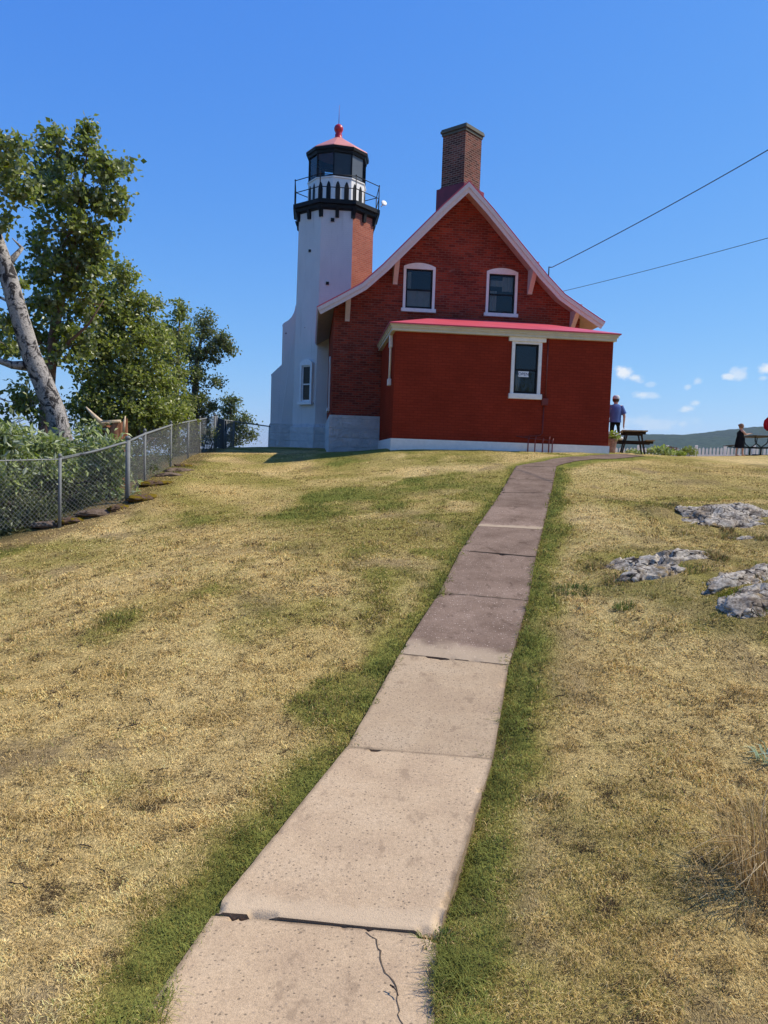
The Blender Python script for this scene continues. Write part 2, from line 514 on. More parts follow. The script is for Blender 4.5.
def lawn(x, y):
    """greenness, bare earth, straw tone of the lawn at x, y"""
    pd = path_dist(x, y); ad = np.abs(pd)
    n_edge = fbm(x * 2.3, y * 1.5, seed=21, octv=4)
    wl = np.where(pd < 0, 0.06 + 0.46 * n_edge * sstep(12, 3, y) + .10 * sstep(5, 12, y), 0.10 + 0.36 * n_edge)
    edge = sstep(HW + wl + 0.26, HW + wl - 0.22, ad) * np.clip(0.34 + .95 * fbm(x * 5.2, y * 3.6, seed=5, octv=5), 0, 1)
    # irregular spread of green at the near left and beside the upper right edge
    tongue = sstep(0.50, 0.66, fbm(x * 1.25, y * 0.9, seed=31, octv=4)) * sstep(1.6, 0.5, ad - HW) * np.where(pd < 0, 1.0, 0.45)
    patch = sstep(0.56, 0.78, fbm(x * 0.8, y * 0.55, seed=41, octv=5)) * np.where(x > .8, .32, .5)
    far = sstep(4.5, 12, y) * sstep(0.30, 0.70, fbm(x * 0.9, y * 0.8, seed=51, octv=5)) * np.where(x < 3, 0.46, 0.26)
    g = np.maximum(np.maximum(edge, tongue * 0.62), patch + far)
    rd = np.full(np.shape(x), 9.0)
    for p, r in zip(ROCKP, ROCKS):
        rd = np.minimum(rd, np.hypot((x - p[0]) / (r[2] + 0.45), (y - p[1]) / (r[3] + 0.55)))
    g = np.maximum(g, sstep(1.25, 0.8, rd) * 0.7 * fbm(x * 3, y * 3, seed=61, octv=3))
    dirt = sstep(0.57, 0.70, fbm(x * 1.7, y * 1.35, seed=71, octv=5)) * sstep(0.35, 0.6, fbm(x * .5, y * .5, seed=73, octv=3)) * (1 - g)
    dirt = np.maximum(dirt, sstep(1.15, 0.85, rd) * 0.55 * sstep(.4, .6, fbm(x * 4, y * 4, seed=77, octv=3)))
    tone = fbm(x * 0.7, y * 0.5, seed=81, octv=5)
    return np.clip(g, 0, 1), np.clip(dirt, 0, 1), tone

STRAW_A = np.array([0.50, 0.350, 0.118]); STRAW_B = np.array([0.70, 0.530, 0.250]); OLIVE = np.array([0.30, 0.255, 0.068])
GREEN = np.array([0.17, 0.19, 0.042]); EARTH = np.array([0.17, 0.115, 0.075])
def lawn_color(x, y):
    g, d, t = lawn(x, y)
    t = t[..., None]; gg = g[..., None]
    c = STRAW_A * (1 - t) + STRAW_B * t
    c = np.where(gg < .5, c * (1 - 2 * gg) + OLIVE * (2 * gg), OLIVE * (2 - 2 * gg) + GREEN * (2 * gg - 1))
    c = c * (1 - d[..., None] * .6) + EARTH * d[..., None] * .6
    bank = sstep(-.75, -.2, fence_dist(x, y) + .5 * (fbm(x * 3, y * 3, seed=95, octv=3) - .5))[..., None] * (y < 27)[..., None]
    c = c * (1 - bank * .75) + np.array([.17, .115, .06]) * bank * .75
    wild = sstep(0.0, 0.8, fence_dist(x, y))[..., None]
    c = c * (1 - wild) + np.array([.075, .075, .03]) * wild
    return c * (1.12 - .10 * sstep(10, 3, y))[..., None], g, d

def axis(parts):
    o = [parts[0][0]]
    for a, b, st in parts:
        n = max(1, int(round((b - a) / st)))
        o += list(a + (b - a) * (np.arange(n) + 1) / n)
    return np.array(o)
xs = axis([(-90, -16, 2.5), (-16, -6, .35), (-6, 7, .06), (7, 20, .35), (20, 100, 2.5)])
ys = axis([(-100, -8, 3), (-8, 0, .8), (0, 12, .06), (12, 30, .16), (30, 42, .6), (42, 120, 3)])
GX, GY = np.meshgrid(xs, ys)
GZ = gz(GX, GY)
gc, gg_, gd_ = lawn_color(GX, GY)
GZ = GZ + (fbm(GX * 9, GY * 9, seed=91, octv=3) - .5) * 0.022 * sstep(14, 8, GY) * sstep(HW, HW + .1, np.abs(path_dist(GX, GY)))
GZ = GZ - 0.05 * sstep(HW + .09, HW - .02, np.abs(path_dist(GX, GY))) * sstep(17.6, 16.6, GY)           # the path lies in a shallow bed
nx, ny = len(xs), len(ys)
V = np.stack([GX.ravel(), GY.ravel(), GZ.ravel()], 1)
ii = np.arange(nx * ny).reshape(ny, nx)
Fq = np.stack([ii[:-1, :-1].ravel(), ii[:-1, 1:].ravel(), ii[1:, 1:].ravel(), ii[1:, :-1].ravel()], 1)
m, t = newmat('lawn_ground')
a = t.attr('Col'); p = t.pos()
f2 = t.noise(t.mapping(p, (1, .6, 1)), 14, 5, 0.7)
wv = t.n('ShaderNodeVectorMath'); wv.operation = 'MULTIPLY_ADD'; nz0 = t.n('ShaderNodeTexNoise'); nz0.inputs['Scale'].default_value = 9; t.l(p, nz0.inputs['Vector'])
t.l(nz0.outputs['Color'], wv.inputs[0]); wv.inputs[1].default_value = (.09, .09, 0); t.l(p, wv.inputs[2])
strand = None                     # matted thatch: thin strands lying in several directions
for an_ in (0.2, 1.25, 2.3, 2.9):
    mp_ = t.n('ShaderNodeMapping'); mp_.vector_type = 'POINT'; mp_.inputs['Rotation'].default_value = (0, 0, an_); mp_.inputs['Scale'].default_value = (330, 32, 1); t.l(wv.outputs[0], mp_.inputs['Vector'])
    q_ = t.noise(mp_.outputs['Vector'], 1.0, 2, .5)
    strand = q_ if strand is None else t.math('MAXIMUM', strand, q_)
k = t.math('ADD', t.math('MULTIPLY', t.maprange(strand, .50, .74, 0, 1, False), .8), t.math('MULTIPLY', f2, .4))
kk = t.maprange(k, .14, .90, .16, 1.78, False)
cc = t.n('ShaderNodeCombineColor'); [t.l(kk, cc.inputs[i]) for i in range(3)]
c = t.mix(1.0, a, cc.outputs[0], 'MULTIPLY')
t.finish(t.bsdf(c, .95, t.bump(k, .8, .02), .05).outputs[0])
ground = np_mesh('ground', V, Fq, 'lawn_ground', col=gc.reshape(-1, 3), smooth=True)
struct(ground, 'dry tan lawn rising to the house with green edges along the path')

# ------------------------------------------------------------------ lake, hills, haze
m, t = newmat('lake_water')
t.finish(t.bsdf((.02, .06, .09), .12, t.bump(t.noise(t.mapping(t.pos(), (.25, .6, 1)), 1.0, 4), .5, .3), .5).outputs[0])
mb = MB(); mb.lathe([(0.0, 0), (400, 0), (1500, 0), (6200, 0)], 64, (0, 0, -15.0), cap=False, sm=False)
struct(mb.build('water', 'lake_water', uv=False), 'blue lake far below the bluff')

m, t = newmat('forested_hill')
p = t.pos()
n1 = t.voro(p, .055); n2 = t.noise(p, .012, 4); n3 = t.noise(p, .12, 3)
kx = t.math('ADD', t.math('MULTIPLY', n1, .6), t.math('MULTIPLY', n3, .5))
c = t.ramp(kx, [(.2, (.055, .085, .03)), (.65, (.022, .045, .02))])
c = t.mix(t.maprange(n2, .4, .62), c, (.03, .05, .028))
t.finish(t.bsdf(c, .9, t.bump(kx, 1.0, 6.0), .1).outputs[0])
def hills(name, prof, Y, depth, seed, label):
    """a long wooded ridge: (px, py) crest points measured at distance Y"""
    cr = [at(px, py, Y) for px, py in prof]
    X = np.array([q[0] for q in cr]); Z = np.array([q[2] for q in cr])
    u = np.linspace(X[0], X[-1], 420); crest = np.interp(u, X, Z)
    crest = np.convolve(np.pad(crest, 6, 'edge'), np.ones(13) / 13, 'valid')
    w = np.linspace(-1, 1, 90)
    UU, WW = np.meshgrid(u, w)
    h = np.maximum(0, 1 - np.abs(WW) ** 1.7)
    HH = -16 + (crest[None, :] + 16) * h
    yy = Y + WW * depth
    HH = HH + ((fbm(UU * .012, yy * .012, seed=seed, octv=4) - .5) * 40 * (1 - h) + (fbm(UU * .09, yy * .09, seed=seed + 5, octv=3) - .5) * 5) * (h > 0.02)
    VV = np.stack([UU.ravel(), yy.ravel(), HH.ravel()], 1)
    i2 = np.arange(UU.size).reshape(UU.shape)
    Q = np.stack([i2[:-1, :-1].ravel(), i2[:-1, 1:].ravel(), i2[1:, 1:].ravel(), i2[1:, :-1].ravel()], 1)
    o = np_mesh(name, VV, Q, 'forested_hill', smooth=True)
    struct(o, label)
hills('hills', [(430, 466), (520, 452), (580, 443), (612, 438.5), (650, 434.5), (662, 434.5), (680, 435.5), (710, 432), (740, 428.5), (768, 426), (800, 424), (860, 428), (930, 437), (1050, 462)], 2100, 650, 5, 'long wooded ridge across the water')
hills('hills', [(380, 470), (470, 458), (560, 444), (600, 437.5), (625, 434.5), (650, 434), (668, 437), (700, 445), (760, 466)], 2900, 500, 9, 'farther low wooded hill')

m = bpy.data.materials.new('air'); MATS['air'] = m; t = NT(m)
pv = t.n('ShaderNodeVolumePrincipled')
pv.inputs['Color'].default_value = (.72, .84, 1.0, 1); pv.inputs['Density'].default_value = (.00010); pv.inputs['Anisotropy'].default_value = 0.15
t.l(pv.outputs[0], t.out.inputs['Volume'])
mb = MB(); mb.box(-6500, 6500, -6500, 6500, -18, 190)
hz = mb.build('haze', 'air', uv=False); hz['kind'] = 'stuff'; hz['label'] = 'thin blue summer haze'; hz['category'] = 'haze'
hz.display_type = 'WIRE'

# ------------------------------------------------------------------ world and sun
SUN_EL, SUN_AZ = R(50), R(9.0)         # azimuth from +X towards +Y
W = bpy.data.worlds.new('World'); S.world = W; W.use_nodes = True
wt = W.node_tree; wt.nodes.clear()
def wn(typ, **kw):
    nd = wt.nodes.new(typ)
    for k_, v_ in kw.items(): setattr(nd, k_, v_)
    return nd
sky = wn('ShaderNodeTexSky'); sky.sky_type = 'NISHITA'; sky.sun_disc = False
sky.sun_elevation = SUN_EL; sky.sun_rotation = R(90) - SUN_AZ
sky.altitude = 200; sky.air_density = 1.0; sky.dust_density = 0.25; sky.ozone_density = 3.0
def wm(op, a_, b_=0.0, cl=False):
    nd = wn('ShaderNodeMath'); nd.operation = op; nd.use_clamp = cl
    for s_, v_ in ((nd.inputs[0], a_), (nd.inputs[1], b_)):
        if hasattr(v_, 'is_output'): wt.links.new(v_, s_)
        else: s_.default_value = v_
    return nd.outputs[0]
tc = wn('ShaderNodeTexCoord')
nrm = wn('ShaderNodeVectorMath', operation='NORMALIZE'); wt.links.new(tc.outputs['Generated'], nrm.inputs[0])
sx = wn('ShaderNodeSeparateXYZ'); wt.links.new(nrm.outputs[0], sx.inputs[0])
AZ = wm('ARCTAN2', sx.outputs[0], sx.outputs[1]); EL = wm('ARCSINE', sx.outputs[2])
cn = wn('ShaderNodeTexNoise'); cn.inputs['Scale'].default_value = 42; cn.inputs['Detail'].default_value = 6; cn.inputs['Roughness'].default_value = .6
mp = wn('ShaderNodeMapping'); mp.inputs['Scale'].default_value = (1, 1, 1.7); wt.links.new(nrm.outputs[0], mp.inputs[0]); wt.links.new(mp.outputs[0], cn.inputs[0])
cn2 = wn('ShaderNodeTexNoise'); cn2.inputs['Scale'].default_value = 14; cn2.inputs['Detail'].default_value = 5; wt.links.new(mp.outputs[0], cn2.inputs[0])
CLOUDS = [(624, 374, 11, 8, 1.0), (635, 378, 12, 5, .85), (641, 394.5, 14, 3.6, .7), (650, 396, 10, 2.6, .45), (697, 382, 5, 4.5, .45), (688, 387, 4, 3.5, .45), (728, 376.5, 6.5, 3.5, .8), (738, 372.5, 9, 6.5, .6),
          (768, 369, 10, 5.5, .95), (764, 378, 5, 2.5, .4), (688, 409, 7, 3.4, .75), (696, 403, 6, 3.4, .55), (612, 433, 26, 7, .55), (655, 424, 42, 8, .35), (682, 424, 8, 5, .35), (572, 405, 30, 7, .5), (810, 385, 20, 8, .8),
          (862, 360, 26, 11, .9), (652, 384, 6, 3, .3), (300, 448, 40, 5, .2)]
acc = None
for px, py, rx, ry, am in CLOUDS:
    d = ray(px, py); d = d / np.linalg.norm(d); a0 = math.atan2(d[0], d[1]); e0 = math.asin(d[2])
    sc = 1 / FPX
    da = wm('DIVIDE', wm('SUBTRACT', AZ, a0), rx * sc); de = wm('DIVIDE', wm('SUBTRACT', EL, e0), ry * sc)
    de = wm('ADD', de, wm('MULTIPLY', da, -0.05))
    rr = wm('SQRT', wm('ADD', wm('MULTIPLY', da, da), wm('MULTIPLY', de, de)))
    v = wm('ADD', wm('SUBTRACT', 1.1, rr), wm('MULTIPLY', wm('SUBTRACT', cn.outputs['Fac'], .5), 2.6))
    mr = wn('ShaderNodeMapRange'); mr.interpolation_type = 'SMOOTHSTEP'; wt.links.new(v, mr.inputs[0])
    for i_, q in enumerate((.05, .95, 0, am)): mr.inputs[i_ + 1].default_value = q
    acc = mr.outputs[0] if acc is None else wm('MAXIMUM', acc, mr.outputs[0])
sp_ = wn('ShaderNodeSeparateColor'); wt.links.new(sky.outputs[0], sp_.inputs[0])
cb_ = wn('ShaderNodeCombineColor')          # film response of the clear sky, channel by channel
for i_, (g_, k_) in enumerate(((1.09, .0655), (.735, .1660), (.25, .600))):
    wt.links.new(wm('MULTIPLY', wm('POWER', sp_.outputs[i_], g_), k_ / (SKY_K * 2 ** EXPO)), cb_.inputs[i_])
mx = wn('ShaderNodeMix'); mx.data_type = 'RGBA'; wt.links.new(acc, mx.inputs[0]); wt.links.new(cb_.outputs[0], mx.inputs[6]); mx.inputs[7].default_value = (5.0, 5.3, 5.6, 1)
bg = wn('ShaderNodeBackground'); bg.inputs['Strength'].default_value = SKY_K
wo = wn('ShaderNodeOutputWorld'); wt.links.new(mx.outputs[2], bg.inputs[0]); wt.links.new(bg.outputs[0], wo.inputs[0])
sd = bpy.data.lights.new('sun', 'SUN'); sd.energy = SUN_K; sd.angle = R(.53); sd.color = (1.0, .935, .83)
so = bpy.data.objects.new('sun', sd); COL.objects.link(so); so.location = (20, 0, 30)
sv = Vector((math.cos(SUN_EL) * math.cos(SUN_AZ), math.cos(SUN_EL) * math.sin(SUN_AZ), math.sin(SUN_EL)))
so.rotation_euler = sv.to_track_quat('Z', 'Y').to_euler()
S.view_settings.view_transform = 'Standard'; S.view_settings.look = 'None'; S.view_settings.gamma = 1.0
S.view_settings.use_curve_mapping = False; S.view_settings.exposure = EXPO

# ------------------------------------------------------------------ path slabs
def m_slab(name, base, dark, lite, speck, bleach=0.0):
    m, t = newmat(name); p = t.pos()
    n1 = t.noise(p, 2.1, 6, .65); n2 = t.noise(p, 52, 5, .75); n3 = t.noise(p, 150, 3, .7)
    c = t.ramp(n1, [(.28, dark), (.5, base), (.74, lite)])
    k = t.maprange(t.math('ADD', t.math('MULTIPLY', n2, .55), t.math('MULTIPLY', n3, .45)), .34, .66, .72, 1.22, False)
    cc = t.n('ShaderNodeCombineColor'); [t.l(k, cc.inputs[i]) for i in range(3)]
    c = t.mix(1, c, cc.outputs[0], 'MULTIPLY')
    vd = t.voro(p, 46); vr = t.n('ShaderNodeTexVoronoi'); vr.inputs['Scale'].default_value = 46; t.l(p, vr.inputs['Vector'])
    sep = t.n('ShaderNodeSeparateColor'); t.l(vr.outputs['Color'], sep.inputs[0])
    stone = t.math('MULTIPLY', t.maprange(vd, .32, .2), t.maprange(sep.outputs[0], .42, .5))
    c = t.mix(t.math('MULTIPLY', stone, .85), c, t.ramp(sep.outputs[1], [(0, speck), (.6, tuple(x * .5 for x in speck)), (1, tuple(min(1, x * 1.5) for x in speck))]))
    pit = t.math('MULTIPLY', t.maprange(t.voro(p, 21), .15, .06), t.maprange(t.noise(p, 5, 4), .50, .62))
    blot = t.maprange(t.noise(t.mapping(p, (1.0, .55, 1)), 9, 5, .65), .57, .68); c = t.mix(t.math('MULTIPLY', blot, .75), c, tuple(x * .78 for x in dark))
    c = t.mix(t.math('MULTIPLY', pit, .5), c, tuple(x * .35 for x in dark))
    e = t.attr('Col'); es = t.n('ShaderNodeSeparateColor'); t.l(e, es.inputs[0])     # R: soil caught along the edges, G: bleached lip
    c = t.mix(t.math('MULTIPLY', es.outputs[0], t.maprange(n2, .25, .5)), c, (.12, .085, .055))
    tn_ = t.maprange(es.outputs[2], 0, 1, .86, 1.12, False); ct_ = t.n('ShaderNodeCombineColor'); [t.l(tn_, ct_.inputs[i]) for i in range(3)]; c = t.mix(1.0, c, ct_.outputs[0], 'MULTIPLY')
    c = t.mix(es.outputs[1], c, (.62, .47, .30))
    nb = t.bump(t.math('ADD', t.math('MULTIPLY', n2, .6), t.math('ADD', n3, t.math('MULTIPLY', pit, -1.0))), .55, .008)
    t.finish(t.bsdf(c, .9, nb, .15).outputs[0])
m_slab('tan_concrete', (.55, .395, .240), (.45, .315, .195), (.60, .445, .28), (.34, .25, .165))
m_slab('purple_concrete', (.245, .168, .118), (.165, .110, .076), (.33, .232, .165), (.47, .36, .27))
m, t = newmat('bedding'); t.finish(t.bsdf(t.ramp(t.noise(t.pos(), 18, 5), [(.3, (.06, .045, .03)), (.7, (.15, .11, .075))]), .95, None, .05).outputs[0])
def slab_grid(c00, c10, c01, c11, zoff, seed, lip=0.0, tilt=0.0, ns=30, nt=44, gap=.006, crack=None):
    """top of one slab between four ground corners (near left, near right, far left, far right)"""
    s = np.linspace(0, 1, ns); w = np.linspace(0, 1, nt)
    SS, TT = np.meshgrid(s, w)
    P = ((1 - SS) * (1 - TT))[..., None] * c00 + (SS * (1 - TT))[..., None] * c10 + ((1 - SS) * TT)[..., None] * c01 + (SS * TT)[..., None] * c11
    X, Yy = P[..., 0], P[..., 1]
    ed = np.minimum(np.minimum(SS, 1 - SS) * .85, np.minimum(TT, 1 - TT) * 1.5)
    ctr = P.reshape(-1, 2).mean(0)
    j = (fbm(X * 9, Yy * 9, seed=seed, octv=4) - .5)
    edge = sstep(.03, 0, ed)
    X = X + (ctr[0] - X) * (.004 + .03 * np.clip(j, 0, 1)) * edge
    Yy = Yy + (ctr[1] - Yy) * (gap * .6 + .008 * np.clip(j, 0, 1)) * edge
    # a flat slab: plane fitted to the ground beneath
    zc = [g1(*q) for q in (c00, c10, c01, c11)]
    Z = (1 - SS) * (1 - TT) * zc[0] + SS * (1 - TT) * zc[1] + (1 - SS) * TT * zc[2] + SS * TT * zc[3]
    Z = Z + zoff + tilt * (1 - TT) + (fbm(X * 2, Yy * 2, seed=seed + 3, octv=3) - .5) * .012 - .03 * sstep(.66, .78, j + .5) * sstep(.04, 0.0, ed)
    V = np.stack([X.ravel(), Yy.ravel(), Z.ravel()], 1)
    i2 = np.arange(ns * nt).reshape(nt, ns)
    Q = [np.stack([i2[:-1, :-1].ravel(), i2[:-1, 1:].ravel(), i2[1:, 1:].ravel(), i2[1:, :-1].ravel()], 1)]
    if crack is not None:          # leave a fine broken line open
        (s0, t0), (s1, t1) = crack
        # pull the vertices beside the crack down into a groove
        vl = s0 + (s1 - s0) * np.clip((TT - t0) / (t1 - t0), 0, 1) + .014 * np.sin(TT * 19) + .010 * np.sin(TT * 47) + .03 * (fbm(TT * 9, TT * 0 + 3.3, seed=5, octv=3) - .5)
        inr = (TT > min(t0, t1)) & (TT < max(t0, t1))
        dz = np.where(inr, sstep(.0075, .002, np.abs(SS - vl)), 0)
        V[:, 2] -= (dz * .010).ravel()
    loop = np.concatenate([i2[0, :], i2[1:, -1], i2[-1, ::-1][1:], i2[::-1, 0][1:-1]])
    hi = V[loop].copy(); low = hi.copy(); low[:, 2] -= .12
    n0 = len(V); k = len(loop); V = np.concatenate([V, hi, low]); idx = np.arange(k)
    Q.append(np.stack([n0 + idx, n0 + k + idx, n0 + k + (idx + 1) % k, n0 + (idx + 1) % k], 1))
    colr = np.zeros((len(V), 3))
    colr[:n0, 0] = (sstep(.028, .0, ed) * .8 * fbm(X * 7, Yy * 7, seed=seed + 9, octv=3) * 1.3).ravel()
    if crack is not None: colr[:n0, 0] = np.maximum(colr[:n0, 0], dz.ravel() * 2.5)
    if lip: colr[:n0, 1] = (sstep(lip * (1.15 + 1.6 * j), lip * .45, TT) * .55).ravel()
    colr[n0:, 0] = .7
    colr[:, 2] = random.random()
    return V, np.concatenate(Q), np.clip(colr, 0, 1)
# bed of the path
bed = MB()
PL = PCL[:len(PC)]
for i in range(len(PL) - 1):
    a_, b_ = PL[i], PL[i + 1]
    d_ = (b_ - a_) / np.linalg.norm(b_ - a_); nn = np.array([d_[1], -d_[0]]) * (HW - .02)
    q = [a_ - nn, a_ + nn, b_ + nn, b_ - nn]
    bed.poly([(p_[0], p_[1], g1(*p_) - .035) for p_ in q])
path = bed.build('path', 'bedding', uv=False); struct(path, 'old concrete slab path climbing the lawn and bending right to the house')
corners = []
for (l, r, Y) in JOINTS:
    corners.append((at(l[0], l[1], Y + .10)[:2], at(r[0], r[1], Y - .10)[:2]))
# square each joint up to one width
cor = []
HWJ = [.495, .47, .455, .45, .45, .45, .44, .44, .44, .44]
for (l, r), h_ in zip(corners, HWJ):
    c_ = (l + r) / 2; d_ = (r - l) / np.linalg.norm(r - l); cor.append((c_ - d_ * h_, c_ + d_ * h_))
e1 = (at(146, 1024, 2.48)[:2] - cor[0][0]) + (at(432, 1024, 2.42)[:2] - cor[0][1])
e1 = e1 / np.linalg.norm(e1) * 1.5
cor0 = [(cor[0][0] + e1 * k + np.array([-.05, 0]) * min(k, 1), cor[0][1] + e1 * k + np.array([.0, 0])) for k in (2.0, 1.0, 0.0)]
SL = [(cor0[0], cor0[1], 'tan_concrete'), (cor0[1], cor0[2], 'tan_concrete')] + [(cor[i], cor[i + 1], 'tan_concrete' if i < 2 else 'purple_concrete') for i in range(len(cor) - 1)]
for i, (a_, b_, mt) in enumerate(SL):
    V, Q, cl = slab_grid(a_[0], a_[1], b_[0], b_[1], .012 + (.008 if i == 2 else 0) + .006 * random.random(), 100 + i * 13, lip={2: .10, 4: .2, 7: .12, 11: .2}.get(i, 0), tilt=.007 if i == 2 else .004 * random.random(),
                         ns=90 if i in (1, 2) else 34, nt=130 if i in (1, 2) else 50)
    o = np_mesh('slab', V, Q, mt, path, cl, smooth=True)
    if i == 1:          # soil filled crack across the far right corner
        cr_ = MB(); zc_ = [g1(*q) for q in (a_[0], a_[1], b_[0], b_[1])]; rr_ = random.Random(4); pl_ = []
        for k_ in range(31):
            f_ = k_ / 30; s_ = .70 + .27 * f_ ** .8 + .012 * math.sin(f_ * 17) + rr_.uniform(-.006, .006); t_ = .985 - .52 * f_ + rr_.uniform(-.004, .004)
            w4 = ((1 - s_) * (1 - t_), s_ * (1 - t_), (1 - s_) * t_, s_ * t_)
            xy = a_[0] * w4[0] + a_[1] * w4[1] + b_[0] * w4[2] + b_[1] * w4[3]
            ii_ = int(np.argmin((V[:90 * 130, 0] - xy[0]) ** 2 + (V[:90 * 130, 1] - xy[1]) ** 2))
            pl_.append((xy[0], xy[1], V[ii_, 2] + .0018, rr_.uniform(.0012, .0032) * (1.3 - f_ * .5)))
        for p0, p1 in zip(pl_[:-1], pl_[1:]):
            cr_.poly([(p0[0] - p0[3], p0[1], p0[2]), (p0[0] + p0[3], p0[1], p0[2]), (p1[0] + p1[3], p1[1], p1[2]), (p1[0] - p1[3], p1[1], p1[2])])
        cr_.build('crack', 'bedding', o, uv=False)
    if i in (1, 2, 3): o['label'] = ['cracked tan concrete slab nearest the camera', 'tan slab with a pale raised front lip', 'tan slab before the darker slabs begin'][i - 1]
# the far bend, worn asphalt
n_ = 8; mbp = MB()
LB = BEND_L; RB = BEND_R
for i in range(len(LB) - 1):
    for k_ in range(4):
        f0, f1_ = k_ / 4, (k_ + 1) / 4
        q = [LB[i] * (1 - f0) + LB[i + 1] * f0, RB[i] * (1 - f0) + RB[i + 1] * f0, RB[i] * (1 - f1_) + RB[i + 1] * f1_, LB[i] * (1 - f1_) + LB[i + 1] * f1_]
        mid = [[p_ + (r_ - p_) * s_ for s_ in (0, .5, 1)] for p_, r_ in ((q[0], q[1]), (q[3], q[2]))]
        for s_ in (0, 1):
            qq = [mid[0][s_], mid[0][s_ + 1], mid[1][s_ + 1], mid[1][s_]]
            mbp.poly([(p_[0], p_[1], g1(*p_) + .015) for p_ in qq])
bend = mbp.build('pavement', 'purple_concrete', path, uv=False)
NBLADE = 950000
# ------------------------------------------------------------------ grass
m_attr('grass_blades', .75, .1, .22)
HX0, HY0, HA = 2.2508, 25.8258, 0.0977
def hw(u, v):
    return np.array([HX0 + u * math.cos(HA) - v * math.sin(HA), HY0 + u * math.sin(HA) + v * math.cos(HA)])
def house_uv(x, y):
    dx, dy = x - HX0, y - HY0
    return dx * math.cos(HA) + dy * math.sin(HA), -dx * math.sin(HA) + dy * math.cos(HA)
def blades(X, Yy, L, Wd, az, lean, colr, curl=.35, zoff=-.004):
    n = len(X); Z = gz(X, Yy) + zoff
    dx, dy = np.cos(az), np.sin(az)
    px_, py_ = -dy, dx
    def pt(f, w, ang):
        h = L * f
        return X + dx * h * np.sin(ang) + px_ * w, Yy + dy * h * np.sin(ang) + py_ * w, Z + h * np.cos(ang)
    a1 = lean * .7; a2 = lean * (1 + curl)
    rows = []
    for f, w, a_ in ((0, -Wd / 2, a1), (0, Wd / 2, a1), (.55, -Wd * .4, a1), (.55, Wd * .4, a1), (1.0, 0 * Wd, np.minimum(a2, 1.62))):
        rows.append(np.stack(pt(f, w, a_), 1))
    V = np.stack(rows, 1).reshape(-1, 3)
    b = np.arange(n)[:, None] * 5
    F = np.concatenate([b + np.array([[0, 1, 3]]), b + np.array([[0, 3, 2]]), b + np.array([[2, 3, 4]])], 1).reshape(-1, 3)
    C = np.repeat(colr, 5, 0)
    return V, F, C
def scatter(N, d0, d1, half, seed, uni=False):
    r = np.random.default_rng(seed)
    th = r.uniform(-half, half, N); d = d0 * (d1 / d0) ** r.uniform(0, 1, N)
    return d * np.sin(th), d * np.cos(th), d, r
X, Yy, D, r_ = scatter(NBLADE, 1.35, 24.5, R(37), 5)
pd = path_dist(X, Yy); fd = fence_dist(X, Yy); hu, hv = house_uv(X, Yy)
rd = np.full(len(X), 9.0)
for p, r in zip(ROCKP, ROCKS): rd = np.minimum(rd, np.hypot((X - p[0]) / (r[2] * .95), (Yy - p[1]) / (r[3] * .9)))
ok = (np.abs(pd) > HW - .015 + .05 * sstep(4.5, 2.6, Yy) - .055 * sstep(.45, .75, fbm(X * 6, Yy * 6, seed=207, octv=3)) + .025 * r_.uniform(-1, 1, len(X))) & (fd < .1) & ~((hv > -4.15) & (hu > -4.6) & (hu < 4.6)) & (rd > .9)
ok &= ~((Yy > 17.0) & (np.abs(pd) < .75) & (pd > -.75))
X, Yy, D = X[ok], Yy[ok], D[ok]; pd = pd[ok]
g, dt, tone = lawn(X, Yy)
n = len(X)
clump = fbm(X * 9, Yy * 9, seed=201, octv=3); clump2 = fbm(X * 3.1, Yy * 3.1, seed=205, octv=3)
keep = r_.uniform(0, 1, n) < np.clip((1.05 - dt * .80) * (.35 + .65 * sstep(.30, .56, clump)), 0, 1)
X, Yy, D, g, dt, tone, clump, clump2, pd = [q[keep] for q in (X, Yy, D, g, dt, tone, clump, clump2, pd)]
n = len(X)
isg = r_.uniform(0, 1, n) < np.clip((g - .42) * 1.5, 0.01, .72)
L = np.where(isg, r_.uniform(.025, .065, n), r_.uniform(.015, .055, n)) * (.55 + .5 * clump + .9 * sstep(.55, .8, clump2))
far = np.clip(D / 8, 1, 2.2)
Wd = np.where(isg, r_.uniform(.0025, .0045, n), r_.uniform(.0018, .0038, n)) * np.clip(D / 3.6, .8, 3.6)
az = r_.uniform(0, 2 * math.pi, n) * .85 + 5.5 * fbm(X * 2.1, Yy * 2.1, seed=211, octv=3) + np.where(isg, r_.uniform(0, 6.3, n), 0)
lean = np.where(isg, r_.uniform(.35, 1.3, n), r_.uniform(.75, 1.5, n))
L = L * np.where(D > 7, np.clip(1.35 - D * .02, .8, 1.2), 1)
base = np.where(isg[:, None], np.array([.215, .225, .055]) + r_.uniform(-.03, .05, n)[:, None] * np.array([1.0, 1.1, .25]),
                STRAW_A * 1.0 + (STRAW_B * 1.3 - STRAW_A) * np.clip(tone + r_.uniform(-.6, .65, n), 0, 1)[:, None])
old = (~isg) & (r_.uniform(0, 1, n) < .24); base[old] *= r_.uniform(.16, .5, old.sum())[:, None]
mid = r_.uniform(0, 1, n) < np.clip(g * 1.25, 0, 1); base[mid & ~isg] = np.array([.33, .275, .075]) * r_.uniform(.6, 1.25, (mid & ~isg).sum())[:, None]
dk_ = (~isg) & (r_.uniform(0, 1, n) < .7 * sstep(.63, .76, fbm(X * 11, Yy * 11, seed=233, octv=2))); base[dk_] = np.array([.13, .088, .05]) * r_.uniform(.4, 1.5, dk_.sum())[:, None]
base *= (.78 + .44 * sstep(.3, .7, fbm(X * 7, Yy * 7, seed=231, octv=3)))[:, None]
base[~isg] *= np.array([1.0, .98, .93]) * (1 - .12 * g[~isg])[:, None]
V, F, C = blades(X, Yy, L, Wd, az, lean, np.clip(base, .01, .9))
